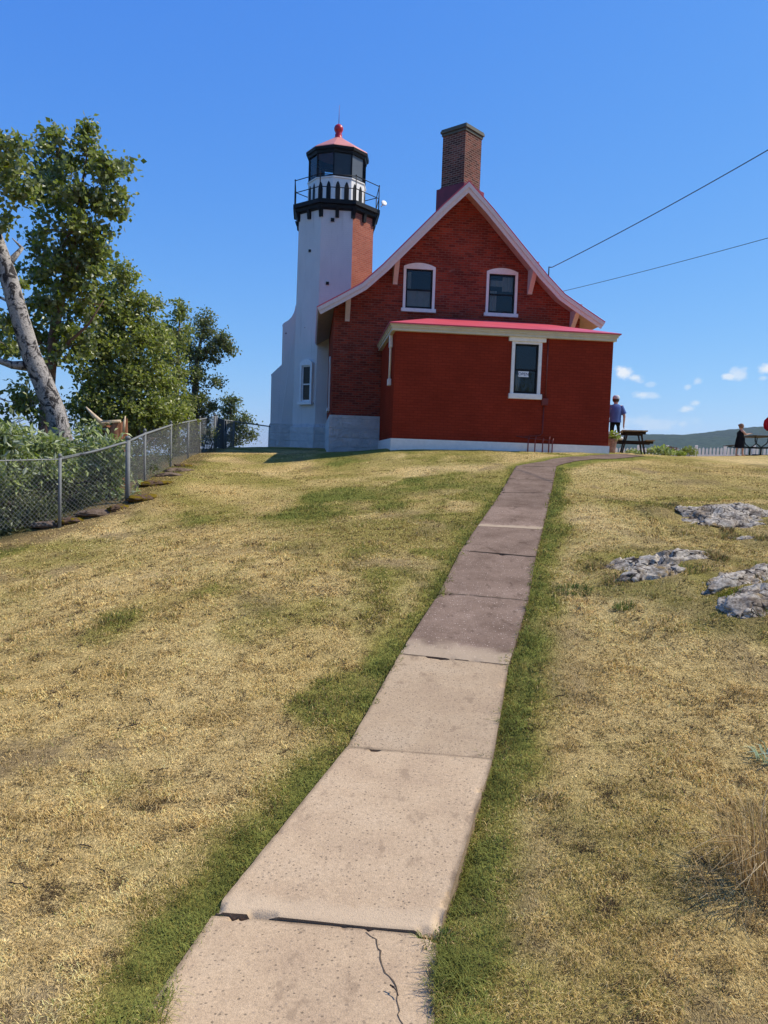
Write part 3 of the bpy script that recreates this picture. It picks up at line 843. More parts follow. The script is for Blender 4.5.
gr = np_mesh('grass', V, F, 'grass_blades', col=C)
tag(gr, 'short dry straw coloured lawn grass with green blades along the path', 'grass', kind='stuff')

def tuft(name, px, py, Y, label, n, h, spread, cols, seed, wd=.004, leanr=(.1, .9), group=None):
    r = np.random.default_rng(seed); p = at(px, py, Y)
    a = r.uniform(0, 6.283, n); rr = spread * np.sqrt(r.uniform(0, 1, n))
    x = p[0] + rr * np.cos(a); y = p[1] + rr * np.sin(a)
    c = np.array(cols)[r.integers(0, len(cols), n)] * r.uniform(.7, 1.2, n)[:, None]
    V, F, C = blades(x, y, r.uniform(.4, 1, n) * h, np.full(n, wd) * r.uniform(.7, 1.4, n), a + r.uniform(-.8, .8, n), r.uniform(*leanr, n), np.clip(c, .01, .9), curl=.6)
    o = np_mesh(name, V, F, 'grass_blades', col=C)
    return tag(o, label, 'plant', group)
STR = [(.55, .38, .17), (.47, .31, .13), (.62, .48, .27), (.36, .25, .11)]; GRN = [(.10, .16, .03), (.15, .2, .05), (.2, .22, .07)]
tuft('dry_grass_tuft', 775, 868, 3.32, 'tall clump of dry orange straw grass at the right edge of the lawn', 520, .52, .20, STR + STR + [(.2, .15, .07), (.5, .28, .09), (.16, .12, .05)], 3, .0034, (.1, .75))
tuft('dry_grass_tuft', 748, 880, 3.2, 'lower tangle of pale straw at the foot of the tall dry clump', 190, .2, .22, STR + [(.2, .15, .07)], 4, .003, (.5, 1.35))
tuft('broad_leaf_weed', 772, 752, 4.55, 'pale green broad bladed weed above the tall dry clump', 34, .16, .09, [(.3, .4, .22), (.4, .48, .33)], 5, .012, (.5, 1.3))
tuft('broad_leaf_weed', 253, 916, 3.12, 'small green weed growing in the joint between two near slabs', 44, .045, .03, [(.14, .24, .05), (.2, .3, .08)], 6, .009, (.4, 1.3))
tuft('green_grass_tuft', 574, 592, 7.9, 'bright green grass clump beside the path below the rocks', 260, .10, .18, GRN, 8, .006, (.1, .9))
tuft('green_grass_tuft', 623, 612, 7.35, 'green grass clump under the left end of the cracked rock', 120, .10, .1, GRN, 9, .006, (.1, .9))
tuft('green_grass_tuft', 735, 607, 7.3, 'yellow green mossy clump growing on the right hand rocks', 200, .09, .16, [(.2, .22, .03), (.28, .24, .03), (.12, .14, .03)], 10, .008, (.1, 1.1))
tuft('green_grass_tuft', 432, 950, 2.98, 'grass clump spilling over the right corner of the raised slab', 170, .055, .08, GRN + STR[:1], 12, .004, (.2, 1.2))

_rt = random.Random(17)
for k_ in range(22):
    r_0 = ROCKS[k_ % len(ROCKS)]; p0_ = ROCKP[k_ % len(ROCKS)]; a_ = _rt.uniform(0, 6.28)
    q_ = (p0_[0] + math.cos(a_) * (r_0[2] * 1.05 + .04), p0_[1] + math.sin(a_) * (r_0[3] * 1.05 + .05))
    n_ = _rt.randint(60, 170); rr_ = np.random.default_rng(500 + k_); aa = rr_.uniform(0, 6.283, n_); sp_r = _rt.uniform(.07, .17) * np.sqrt(rr_.uniform(0, 1, n_))
    cs_ = np.array([GRN[1], GRN[2], (.3, .26, .08), STR[0], STR[1], STR[3], (.2, .15, .07)])[rr_.integers(0, 7, n_)] * rr_.uniform(.6, 1.2, n_)[:, None]
    V, F, C = blades(q_[0] + sp_r * np.cos(aa), q_[1] + sp_r * np.sin(aa), rr_.uniform(.03, .11, n_), np.full(n_, .007), aa + rr_.uniform(-.9, .9, n_), rr_.uniform(.2, 1.3, n_), np.clip(cs_, .01, .9))
    tag(np_mesh('grass_tuft', V, F, 'grass_blades', col=C), 'olive and straw grass tuft growing against the right hand rocks', 'plant', 'grass tufts round the rocks')

# ------------------------------------------------------------------ rocks
m, t = newmat('lichen_rock')
p = t.pos(); n1 = t.noise(p, 5, 6, .7, .6); n2 = t.noise(p, 30, 5, .7); wv = t.n('ShaderNodeVectorMath'); wv.operation = 'ADD'; t.l(p, wv.inputs[0]); nz_ = t.n('ShaderNodeTexNoise'); nz_.inputs['Scale'].default_value = 3.0; t.l(p, nz_.inputs['Vector']); t.l(nz_.outputs['Color'], wv.inputs[1]); v = t.voro(t.mapping(wv.outputs[0], (1.0, 2.4, 1.5)), 1.5, 'DISTANCE_TO_EDGE')
c = t.ramp(n1, [(.3, (.10, .072, .05)), (.43, (.27, .215, .155)), (.57, (.52, .45, .345)), (.68, (.22, .165, .115)), (.8, (.40, .34, .26))])
k = t.maprange(n2, .34, .66, .45, 1.4, False); cc = t.n('ShaderNodeCombineColor'); [t.l(k, cc.inputs[i]) for i in range(3)]
c = t.mix(1, c, cc.outputs[0], 'MULTIPLY')
c = t.mix(t.math('MULTIPLY', t.maprange(t.noise(p, 3.3, 5), .6, .7), .7), c, (.27, .17, .05))
c = t.mix(t.maprange(v, .035, .006), c, (.05, .04, .032))
t.finish(t.bsdf(c, .92, t.bump(t.math('ADD', t.math('MULTIPLY', n2, .7), t.math('MULTIPLY', t.maprange(v, .0, .05), .6)), .6, .012), .1).outputs[0])
RL = ['long pale lichen rock with dark cracks along its front in the lawn', 'low grey rock in front of the long cracked rock', 'flat grey rock outcrop highest up the right lawn', 'small flat grey rock just below the uppermost outcrop', 'pale ridge of rock running off the right edge', 'dark broken rock with white cracks at the right edge']
for (spec, pp, lab) in zip(ROCKS, ROCKP, RL):
    (_, Y, lx, ly, hh, turn, seed) = spec
    bm = bmesh.new(); bmesh.ops.create_icosphere(bm, subdivisions=6, radius=1)
    co = np.array([v.co for v in bm.verts])
    x, y, z = co[:, 0], co[:, 1], co[:, 2]
    s = .0
    rad = 1 + .9 * (fbm(x * 1.6, y * 1.6, z * 1.6, seed, 4) - .5) + .12 * (fbm(x * 4, y * 4, z * 4, seed + 2, 3) - .5)
    co = co * rad[:, None] * np.array([lx, ly, hh])
    # layered, split rock: steps in height along a slanting grain
    q = (co[:, 0] * .35 + co[:, 1]) * 4.2 + 1.6 * fbm(co[:, 0] * 4, co[:, 1] * 4, seed=seed + 4, octv=3)
    saw = q - np.floor(q)
    up = sstep(-.02, .03, co[:, 2])
    co[:, 2] += up * (saw - .5) * .045 * (hh / .15) - up * .05 * sstep(.10, .0, np.abs(saw - .06)) 
    ridg = 1 - np.abs(2 * fbm(co[:, 0] * 2.2, co[:, 1] * 4, seed=seed + 6, octv=3) - 1)
    co[:, 2] -= up * .06 * sstep(.93, .99, ridg)
    ca, sa = math.cos(turn), math.sin(turn)
    co[:, 0], co[:, 1] = co[:, 0] * ca - co[:, 1] * sa, co[:, 0] * sa + co[:, 1] * ca
    zg = gz(co[:, 0] + pp[0], co[:, 1] + pp[1]) - float(gz(np.array([pp[0]]), np.array([pp[1]]))[0])
    co[:, 2] += zg - hh * .36
    fa = np.array([[v.index for v in f.verts] for f in bm.faces]); bm.free()
    o = np_mesh('rock', co, fa, 'lichen_rock', smooth=True); o.location = (pp[0], pp[1], g1(pp[0], pp[1]))
    tag(o, lab, 'rock', 'rock outcrops in the right lawn')

# ------------------------------------------------------------------ twigs on the lawn and path edge
m_plain('twig_bark', (.05, .038, .03), .9, .1, var=.4, scale=60)
def curve_pts(p):
    p = [np.array(q) for q in p]; return [p[0], p[0] * .5 + p[1] * .5, p[1], p[1] * .6 + p[2] * .4, p[1] * .25 + p[2] * .75, p[2]]
TW_ = [((385 * .39 + 0, 505 * .39 + 520), 9.2, .10), ((130, 716), 5.0, .16), ((160, 771), 4.5, .13), ((83, 838), 3.7, .10), ((102, 865), 3.5, .10), ((58, 854), 3.55, .07), ((562, 697), 5.55, .12), ((592, 704), 5.45, .06), ((665, 817), 3.95, .05), ((697, 869), 3.5, .09),
       ((288, 824), 3.9, .09), ((272, 866), 3.5, .05), ((160, 1000), 2.62, .12), ((442, 908), 3.3, .09), ((431, 985), 2.75, .07), ((394, 1001), 2.62, .05), ((20, 882), 3.35, .12), ((620, 700), 5.5, .05), ((150, 695), 5.4, .14), ((60, 700), 5.3, .12)]
for i, ((px, py), Y, ln) in enumerate(TW_):
    p = at(px, py, Y); a = random.uniform(0, 6.28); z = g1(p[0], p[1]) + .010
    pts = [(-ln / 2 * math.cos(a), -ln / 2 * math.sin(a), 0), (.006, .004, .008), (ln / 2 * math.cos(a + .25), ln / 2 * math.sin(a + .25), .003)]
    mb = MB(); pts = [(q_[0] * 1.0 + random.uniform(-.006, .006), q_[1] + random.uniform(-.006, .006), q_[2] * .5) for q_ in curve_pts(pts)]; mb.tube(pts, [.0018 + .0022 * random.random() for _ in pts], 6); k1 = pts[2]; mb.tube([k1, (k1[0] + ln * .22 * math.cos(a + .8), k1[1] + ln * .22 * math.sin(a + .8), .006)], [.002, .001], 5)
    o = mb.build('twig', 'twig_bark', uv=False, loc=(p[0], p[1], z)); tag(o, 'small dark fallen twig lying on the lawn or beside the slabs', 'twig', 'fallen twigs on the lawn')

# ------------------------------------------------------------------ chain link fence
m_plain('galvanised', (.17, .175, .17), .75, .3, .0, var=.15, scale=14)
m_plain('dull_wire', (.22, .225, .22), .6, .4, .3, var=.2, scale=30)
m_plain('dark_screen', (.012, .02, .02), .7, .3, var=.2)
FH = 1.14
posts = []           # (xy, ground z, top z)
for (px, pt_, Y) in [(60, 458, 12.8), (128, 440, 13.9), (145, 432.5, 15.4), (171, 424, 18.4), (188.5, 420.5, 21.2), (200, 418.5, 23.5), (215, 416, 27.5)]:
    q = at(px, pt_, Y); posts.append((q[0], q[1], q[2]))
q0 = np.array(posts[0]); q1 = np.array(posts[1]); dd = (q0 - q1); dd[2] = 0; dd /= np.linalg.norm(dd)
left = [tuple(q0 + dd * 2.4 + np.array([0, 0, -.10])), tuple(q0 + dd * 4.8 + np.array([0, 0, -.22]))]
chain = [left[1], left[0]] + posts
f = thing('chain_link_fence', 'grey chain link fence climbing the left side of the lawn past the trees', 'fence', (posts[1][0], posts[1][1], posts[1][2] - FH))
fo = np.array(f.location)
def lp(p): return tuple(np.array(p) - fo)
def link_mesh(mb, A, B, hA, hB, pitch=.078, wr=.0019):
    """woven diagonal wires of one bay; A, B are top points"""
    A = np.array(A, float); B = np.array(B, float); Lh = np.linalg.norm((B - A)[:2]); ex = (B - A) / Lh
    H = (hA + hB) / 2
    nrmv = np.array([-(B - A)[1], (B - A)[0], 0]) / Lh
    for sg in (1, -1):
        n = int((Lh + H) / pitch) + 1
        for i in range(n):
            c = i * pitch
            if sg > 0: s0, s1 = c - H, c
            else: s0, s1 = c, c - H
            # s0 at the bottom, s1 at the top
            t0, t1 = 0.0, 1.0
            if s0 < 0: t0 = (0 - s0) / (s1 - s0) if s1 > s0 else t0
            if s0 > Lh: t0 = (Lh - s0) / (s1 - s0)
            if s1 > Lh: t1 = (Lh - s0) / (s1 - s0)
            if s1 < 0: t1 = (0 - s0) / (s1 - s0)
            if t1 - t0 < .02: continue
            P = []
            for t_ in (t0, t1):
                s_ = s0 + (s1 - s0) * t_
                P.append(A + ex * s_ - np.array([0, 0, (1 - t_) * (hA + (hB - hA) * s_ / Lh)]) + nrmv * .003 * sg)
            mb.tube([lp(x_) for x_ in P], wr, 3, cap=False)
mb = MB()
for a_, b_ in zip(chain[:-1], chain[1:]):
    link_mesh(mb, a_, b_, FH - .04, FH - .04)
mb.build('wire_mesh', 'dull_wire', f, uv=False)
for i, p in enumerate(chain):
    mb = MB(); rr = .042 if i in (3, len(chain) - 1) else .026
    zb = min(g1(p[0], p[1]), p[2] - FH) - .2
    mb.tube([lp((p[0], p[1], zb)), lp((p[0], p[1], p[2] + .02))], rr, 10)
    mb.lathe([(rr * 1.25, 0), (rr * 1.25, .03), (rr * .8, .055), (0, .065)], 10, lp((p[0], p[1], p[2] + .015)))
    mb.build('post', 'galvanised', f, uv=False)
mb = MB(); mb.tube([lp((p[0], p[1], p[2] - .03)) for p in chain[3:]], .021, 8); mb.build('top_rail', 'galvanised', f, uv=False)
# bent, sagging length of rail left of the corner
p_ = np.array(posts[1]); q_ = np.array(posts[0])
pts = [p_ + (q_ - p_) * t_ + np.array([0, 0, -.03 - .012 * math.sin(math.pi * min(1, t_ * 1.15)) ** 2 * (1 if t_ < .87 else .3)]) for t_ in np.linspace(0, .72, 8)]
mb = MB(); mb.tube([lp(x_) for x_ in pts], .021, 8); mb.build('bent_rail', 'galvanised', f, uv=False)
mb = MB(); pts2 = [pts[-1], q_ + np.array([0, 0, -.02]), np.array(left[0]) + np.array([0, 0, -.02]), np.array(left[1]) + np.array([0, 0, -.02])]
mb.tube([lp(x_) for x_ in pts2], .010, 6)
for k_ in range(60):      # knuckled top edge of the mesh
    t_ = k_ / 60 * 2.98; i_ = int(t_); x_ = pts2[i_] + (pts2[i_ + 1] - pts2[i_]) * (t_ - i_)
    mb.tube([lp(x_ + np.array([0, 0, -.03])), lp(x_ + np.array([.012, 0, .035]))], .006, 4)
mb.build('tension_wire', 'dull_wire', f, uv=False)
# far corner: gate with dark screen, a returning bay, and a rail to the tower
f2 = thing('corner_gate', 'dark screened gate closing the far corner of the chain link fence', 'gate', (*at(216.5, 448, 28.0)[:2], at(216.5, 448, 28)[2]))
o2 = np.array(f2.location)
gA = at(217, 416.5, 28.0); gB = at(225, 420, 27.4)
mb = MB(); mb.bar(gA - o2 - np.array([0, 0, .55]), gB - o2 - np.array([0, 0, .55]), .03, 1.05); mb.build('screen', 'dark_screen', f2)
for g_ in (gA, gB):
    mb = MB(); mb.tube([g_ - o2 - np.array([0, 0, 1.15]), g_ - o2 + np.array([0, 0, .03])], .03, 8); mb.build('frame_post', 'galvanised', f2, uv=False)
f3 = thing('wire_fence', 'low chain link fence bay and rail between the dark gate and the tower', 'fence', tuple(at(234, 448, 28.8)))
o3 = np.array(f3.location); fo = o3
hA_ = at(226.5, 420.5, 27.5); hB_ = at(234, 421.5, 28.8); hC_ = at(270, 426.5, 32.0)
mb = MB(); link_mesh(mb, hA_, hB_, .98, .95, .06, .003); link_mesh(mb, hB_, hC_, .95, .8, .12, .0018); mb.build('wire_mesh', 'dull_wire', f3, uv=False)
for g_ in (hA_, hB_):
    mb = MB(); mb.tube([g_ - o3 - np.array([0, 0, 1.2]), g_ - o3 + np.array([0, 0, .03])], .028, 8); mb.build('post', 'galvanised', f3, uv=False)
mb = MB(); mb.tube([hA_ - o3, hB_ - o3, hC_ - o3], .024, 8); mb.build('top_rail', 'galvanised', f3, uv=False)

# mossy flat stones at the foot of the fence
m, t = newmat('mossy_stone'); p = t.obj(); n1 = t.noise(p, 7, 5, .65); up = t.n('ShaderNodeNewGeometry').outputs['Normal']
c = t.ramp(n1, [(.35, (.14, .09, .06)), (.47, (.10, .065, .045)), (.52, (.13, .09, .012)), (.7, (.21, .145, .02))])
t.finish(t.bsdf(c, .95, t.bump(t.noise(p, 30, 5), .9, .03), .1).outputs[0])
m, t = newmat('bare_stone'); p = t.obj(); c = t.ramp(t.noise(p, 7, 5, .65), [(.3, (.10, .07, .05)), (.7, (.22, .16, .115))])
t.finish(t.bsdf(c, .95, t.bump(t.noise(p, 24, 5), .9, .03), .1).outputs[0])
STN = [(52, 529, 13.0, .30, 'bare_stone', 'low brown stone at the foot of the fence left of the first post'), (72, 521, 13.1, .28, 'mossy_stone', 'low mossy stone beside the leaning first fence post'), (98, 513, 13.4, .34, 'bare_stone', 'flat reddish stone midway along the bent fence bay'), (117, 508, 13.6, .22, 'mossy_stone', 'small mossy stone just left of the thick corner post'),
       (141, 497, 14.2, .36, 'mossy_stone', 'widest mossy mound right beside the corner fence post'), (154, 485, 15.3, .34, 'mossy_stone', 'long mossy mound above the widest one along the fence'), (166, 477, 16.5, .26, 'bare_stone', 'pale flat stone above the mossy mounds by the fence'), (176, 471, 17.6, .4, 'bare_stone', 'dark red flat stone farthest up along the fence'), (181, 465, 18.8, .2, 'mossy_stone', 'smallest mossy stone at the upper end of the stone row')]
for i, (px, py, Y, sz, mt, lab) in enumerate(STN):
    pp = at(px, py, Y)
    bm = bmesh.new(); bmesh.ops.create_icosphere(bm, subdivisions=4, radius=1); co = np.array([v.co for v in bm.verts]); fa = np.array([[v.index for v in ff.verts] for ff in bm.faces]); bm.free()
    rad = 1 + .7 * (fbm(co[:, 0] * 1.7 + i, co[:, 1] * 1.7, co[:, 2] * 1.7, 40 + i, 4) - .5)
    rad = rad + .5 * (fbm(co[:, 0] * 5 + i, co[:, 1] * 5, co[:, 2] * 5, 60 + i, 3) - .5); co = co * rad[:, None] * np.array([sz * 1.25, sz * .6, .075])
    o = np_mesh('flat_stone', co, fa, mt, smooth=True); o.location = (pp[0] + .05, pp[1], g1(pp[0], pp[1]) - .012); o.rotation_euler = (0, 0, random.uniform(.5, 1.3)); tag(o, lab, 'stone', 'flat stones along the fence foot')

# ------------------------------------------------------------------ trees and shrubs
m, t = newmat('birch_bark'); p = t.obj()
n1 = t.noise(t.mapping(p, (1, 1, .8)), 5.5, 6, .7, 1.2); n2 = t.noise(t.mapping(p, (3, 3, 22)), 1.6, 4, .7); n3 = t.noise(p, 40, 4)
c = t.ramp(n3, [(.3, (.22, .195, .175)), (.7, (.43, .39, .35))])
c = t.mix(t.maprange(n1, .50, .58), c, (.035, .03, .028)); c = t.mix(t.math('MULTIPLY', t.maprange(n2, .60, .68), .8), c, (.08, .065, .06))
t.finish(t.bsdf(c, .8, t.bump(t.math('ADD', n1, n3), .7, .02), .2).outputs[0])
m_plain('grey_bark', (.14, .115, .095), .9, .1, var=.45, scale=16, bump=.6)
m_plain('red_bark', (.19, .115, .085), .85, .15, var=.4, scale=18, bump=.4)
m_leaf('leaf_dark', (.095, .125, .015), (.25, .26, .042), (.22, .24, .14), .38, .36)
m_leaf('leaf_mid', (.165, .190, .026), (.33, .335, .075), (.22, .24, .12), .42, .40)
m_leaf('leaf_deep', (.08, .10, .02), (.19, .20, .048), (.16, .18, .11), .45, .33)
m_leaf('leaf_silver', (.15, .195, .045), (.36, .40, .15), (.33, .36, .25), .5, .25)
m_leaf('leaf_low_shaded', (.05, .06, .015), (.11, .12, .035), (.15, .17, .09), .5, .25)  # leaf colour darkened to paint in the shade inside the lower shrubs
def leaf_mesh(name, P, size, mat, parent, seed, aspect=.62, droop=.3):
    r = np.random.default_rng(seed); n = len(P)
    d = r.normal(size=(n, 3)); d[:, 2] -= droop; d /= np.linalg.norm(d, axis=1)[:, None]
    nn = r.normal(size=(n, 3)) + np.array([0.25, -.1, .75]); s = np.cross(d, nn); s /= np.linalg.norm(s, axis=1)[:, None] + 1e-9; up = np.cross(s, d)
    L = size * r.uniform(.65, 1.25, n)[:, None]; w = L * aspect * .5
    b = P; tip = P + d * L; m1 = P + d * L * .45 + s * w + up * L * .10; m2 = P + d * L * .45 - s * w + up * L * .10
    V = np.stack([b, m1, tip, m2], 1).reshape(-1, 3); i4 = np.arange(n)[:, None] * 4
    F = np.concatenate([i4 + np.array([[0, 1, 2]]), i4 + np.array([[0, 2, 3]])], 1).reshape(-1, 3)
    c = np.clip(r.normal(.45, .28, n), 0, 1)
    return np_mesh(name, V, F, mat, parent, np.repeat(np.stack([c, c, c], 1), 4, 0))
def curve(a, b, k=5, sag=.0, wob=.05, rr=None):
    a = np.array(a, float); b = np.array(b, float); L = np.linalg.norm(b - a); o = []
    for i in range(k + 1):
        t_ = i / k; o.append(a + (b - a) * t_ + np.array([0, 0, sag * L * math.sin(math.pi * t_)]) + (rr.normal(size=3) * wob * L * math.sin(math.pi * t_) if rr is not None else 0))
    return o
DENS = dict(birch_tree=.7, poplar_tree=.55, alder_tree=1.35, oak_tree=1.25, small_tree=1.3, shrub=1.4)
def tree(name, label, trunk, radii, bark, leaf, blobs, lsize, per, seed, limbs=(), group='trees beyond the chain link fence', aspect=.62, crs=.26, cat='tree', limb_r=.35, droop=.3):
    """trunk: world points; blobs: (px, py, Y, rx_px, ry_px, clusters)"""
    r = np.random.default_rng(seed); per = int(per * 1.7); lsize = lsize * 1.22; base = np.array(trunk[0]); root = thing(name, label, cat, tuple(base), 0, group)
    tr = [np.array(p) - base for p in trunk]
    mb = MB(); mb.tube(tr, radii, 12); mb.build('trunk', bark, root, uv=False)
    leafp = []; twg = MB(); dense = np.array([tr[0] + 0 for _ in range(1)])
    seg = np.array([tr[i] + (tr[i + 1] - tr[i]) * q for i in range(len(tr) - 1) for q in np.linspace(0, 1, 7)])
    for lpts, lr in limbs:
        pts = [np.array(p) - base for p in lpts]; mb = MB(); mb.tube(pts, np.linspace(lr, lr * .12, len(pts)), 9); mb.build('limb', bark, root, uv=False)
        seg = np.concatenate([seg, [pts[i] + (pts[i + 1] - pts[i]) * q for i in range(len(pts) - 1) for q in np.linspace(0, 1, 5)]])
    for (px, py, Y, rx, ry, nc) in blobs:
        nc = int(nc * DENS.get(name, 1.5)) + 1
        c = at(px, py, Y) - base; k = Y / FPX; rad = np.array([rx * k, (rx + ry) / 2 * k, ry * k])
        lower = seg[seg[:, 2] < c[2] + .2]; lower = lower if len(lower) else seg
        j = np.argmin(np.linalg.norm(lower - c, axis=1) + .3 * r.uniform(size=len(lower)))
        pts = curve(lower[j], c, 6, .06, .05, r); lr = max(.012, min(.07, limb_r * .06 * rad.max()))
        mb = MB(); mb.tube(pts, np.linspace(lr, lr * .3, len(pts)), 7); mb.build('limb', bark, root, uv=False)
        cc_ = []
        while len(cc_) < nc:
            q = r.normal(size=3); q /= np.linalg.norm(q); q = q * r.uniform(.15, 1.05) ** .55
            cc_.append(c + q * rad)
        for q in cc_:
            a_ = pts[r.integers(3, 7)]; tp = curve(a_, q, 3, .04, .08, r); twg.tube(tp, [.011, .008, .006, .003], 4, cap=False)
            m_ = r.integers(int(per * .5), int(per * 1.5)); v_ = r.normal(size=(m_, 3)) * np.array([1, 1, .75]) * crs * .43 * r.uniform(.7, 1.3)
            leafp.append(q + v_)
            m3 = max(2, m_ // 5); tt = r.uniform(.4, 1, m3)[:, None]; leafp.append(a_ + (q - a_) * tt + r.normal(size=(m3, 3)) * .05)
    tw_o = twg.build('twigs', bark, root, uv=False); tw_o['kind'] = 'stuff'
    P = np.concatenate(leafp); leaf_mesh('crown', P, lsize, leaf, root, seed + 1, aspect, droop)
    return root
def A(px, py, Y): return tuple(at(px, py, Y))
def down(px, Y, extra=0.0, py=440):
    p = at(px, py, Y); return (p[0], p[1], g1(p[0], p[1]) - .1 - extra)
# leaning birch
bb = at(64, 448, 15.5)
tree('birch_tree', 'leaning white barked birch rising behind the fence at the left edge', [down(70, 15.5, py=448), A(63, 446, 15.5), A(55, 412, 15.4), A(42, 380, 15.3), A(31, 355, 15.2), A(20, 318, 15.1), A(8, 275, 15.0), A(-6, 235, 14.9), A(-26, 190, 14.8), A(-52, 140, 14.7)],
     [.27, .215, .205, .195, .18, .17, .16, .14, .10, .05], 'birch_bark', 'leaf_dark',
     [(10, 152, 14.4, 24, 20, 16), (-18, 175, 14.8, 30, 30, 16), (18, 188, 14.5, 20, 10, 8), (3, 222, 14.6, 8, 8, 4), (-45, 120, 14.8, 40, 30, 20), (-60, 200, 15, 40, 40, 20), (-10, 330, 15.2, 30, 25, 16), (16, 405, 15.3, 14, 14, 9), (4, 425, 15.2, 12, 9, 7), (-30, 400, 15, 30, 30, 16), (34, 410, 15.3, 10, 9, 4), (16, 290, 15.6, 10, 10, 3)], .10, 24, 101,
     limbs=[([A(30, 366, 15.25), A(12, 365, 15.1), A(-12, 357, 14.9), A(-40, 330, 14.7)], .11), ([A(16, 305, 15.1), A(6, 300, 15.3), A(-12, 292, 15.4)], .06), ([A(10, 262, 15.0), A(22, 248, 15.3), A(12, 238, 15.2)], .07)], aspect=.75)
# tall leafy tree behind it
tree('poplar_tree', 'tallest dark leafy tree with round glossy leaves behind the birch', [down(40, 17.5, py=440), A(46, 420, 17.5), A(50, 370, 17.4), A(56, 320, 17.3), A(66, 275, 17.2), A(76, 235, 17.1), A(80, 200, 17), A(86, 160, 17)], [.17, .15, .13, .11, .085, .06, .04, .015], 'red_bark', 'leaf_dark',
     [(60, 152, 17, 30, 20, 22), (88, 150, 17, 16, 22, 13), (112, 172, 17, 18, 24, 20), (82, 192, 16.8, 40, 25, 46), (50, 190, 17.2, 26, 26, 26), (112, 205, 16.9, 18, 16, 14), (70, 232, 16.8, 40, 24, 42), (100, 246, 17.2, 24, 18, 22), (42, 262, 17.4, 26, 22, 26), (78, 275, 17.0, 34, 24, 36), (52, 305, 17.2, 34, 26, 38), (96, 300, 17.6, 24, 20, 18), (26, 242, 17.4, 12, 12, 5), (30, 340, 17.6, 26, 22, 20), (66, 345, 17.2, 28, 24, 28), (40, 392, 17.8, 24, 18, 10), (8, 345, 17.8, 16, 20, 9), (58, 133, 17, 10, 8, 5), (87, 130, 17, 6, 6, 4)], .10, 26, 111,
     limbs=[([A(50, 365, 17.4), A(66, 345, 17), A(88, 325, 16.8), A(104, 300, 16.7)], .06), ([A(60, 300, 17.2), A(78, 270, 17.4), A(96, 235, 17.3)], .04), ([A(76, 240, 17.1), A(70, 205, 17.2), A(58, 165, 17.2)], .03)], aspect=.8)
tree('alder_tree', 'light green bushy tree in the middle of the trees behind the fence', [down(128, 19, py=440), A(128, 420, 19), A(126, 370, 19), A(122, 320, 19), A(124, 275, 19)], [.13, .11, .09, .06, .02], 'grey_bark', 'leaf_mid',
     [(122, 285, 19, 16, 22, 16), (108, 315, 18.8, 30, 24, 34), (140, 312, 19, 20, 22, 22), (130, 345, 18.6, 36, 24, 46), (96, 350, 18.6, 24, 24, 26), (110, 380, 18.4, 36, 22, 44), (146, 378, 18.6, 28, 22, 32), (128, 408, 18.4, 44, 20, 46), (90, 412, 18.2, 28, 20, 28), (160, 340, 19.4, 14, 16, 12), (165, 408, 19, 20, 14, 18), (120, 428, 18.6, 28, 12, 20), (156, 424, 19, 24, 12, 20)], .085, 26, 121, aspect=.6)
tree('alder_tree', 'narrow green tree with a pointed top right of the bushy light tree', [down(176, 23, py=440), A(176, 420, 23), A(177, 370, 23), A(180, 315, 23)], [.13, .1, .07, .02], 'grey_bark', 'leaf_mid',
     [(181, 312, 23, 8, 13, 8), (176, 335, 23, 18, 15, 18), (164, 360, 22.8, 20, 16, 20), (172, 385, 22.6, 22, 18, 22), (182, 408, 22.6, 14, 12, 12), (180, 420, 22.8, 16, 9, 12), (164, 420, 22.8, 12, 10, 9)], .085, 26, 131, aspect=.6)
tree('oak_tree', 'darkest spreading tree right end of the group beside open sky', [down(194, 25.5, py=440), A(194, 420, 25.5), A(195, 390, 25.5), A(198, 355, 25.5), A(204, 325, 25.5)], [.16, .14, .11, .07, .02], 'grey_bark', 'leaf_deep',
     [(205, 328, 25.5, 14, 10, 11), (222, 340, 25.4, 11, 8, 9), (204, 352, 25.4, 22, 12, 22), (184, 352, 25.6, 12, 14, 12), (192, 378, 25.2, 18, 16, 20), (182, 402, 25.2, 14, 12, 13), (199, 404, 25.2, 11, 11, 11), (218, 382, 25.5, 7, 6, 4), (200, 416, 25.6, 12, 8, 10), (186, 416, 25.6, 10, 8, 8), (210, 408, 25.5, 6, 8, 5), (206, 318, 25.5, 9, 7, 6), (228, 350, 25.4, 7, 5, 4)], .085, 26, 141, aspect=.55)
tree('small_tree', 'small dark tree standing alone beyond the far fence corner', [down(232, 36, py=446), A(232, 440, 36), A(231, 415, 36), A(231, 396, 36)], [.09, .07, .05, .015], 'grey_bark', 'leaf_deep',
     [(231, 400, 36, 8, 7, 10), (228, 413, 36, 12, 8, 14), (235, 425, 36, 12, 9, 14), (245, 420, 36, 6, 8, 6), (249, 434, 36, 8, 9, 9), (236, 440, 36, 12, 6, 10)], .10, 22, 151, aspect=.6, crs=.34)
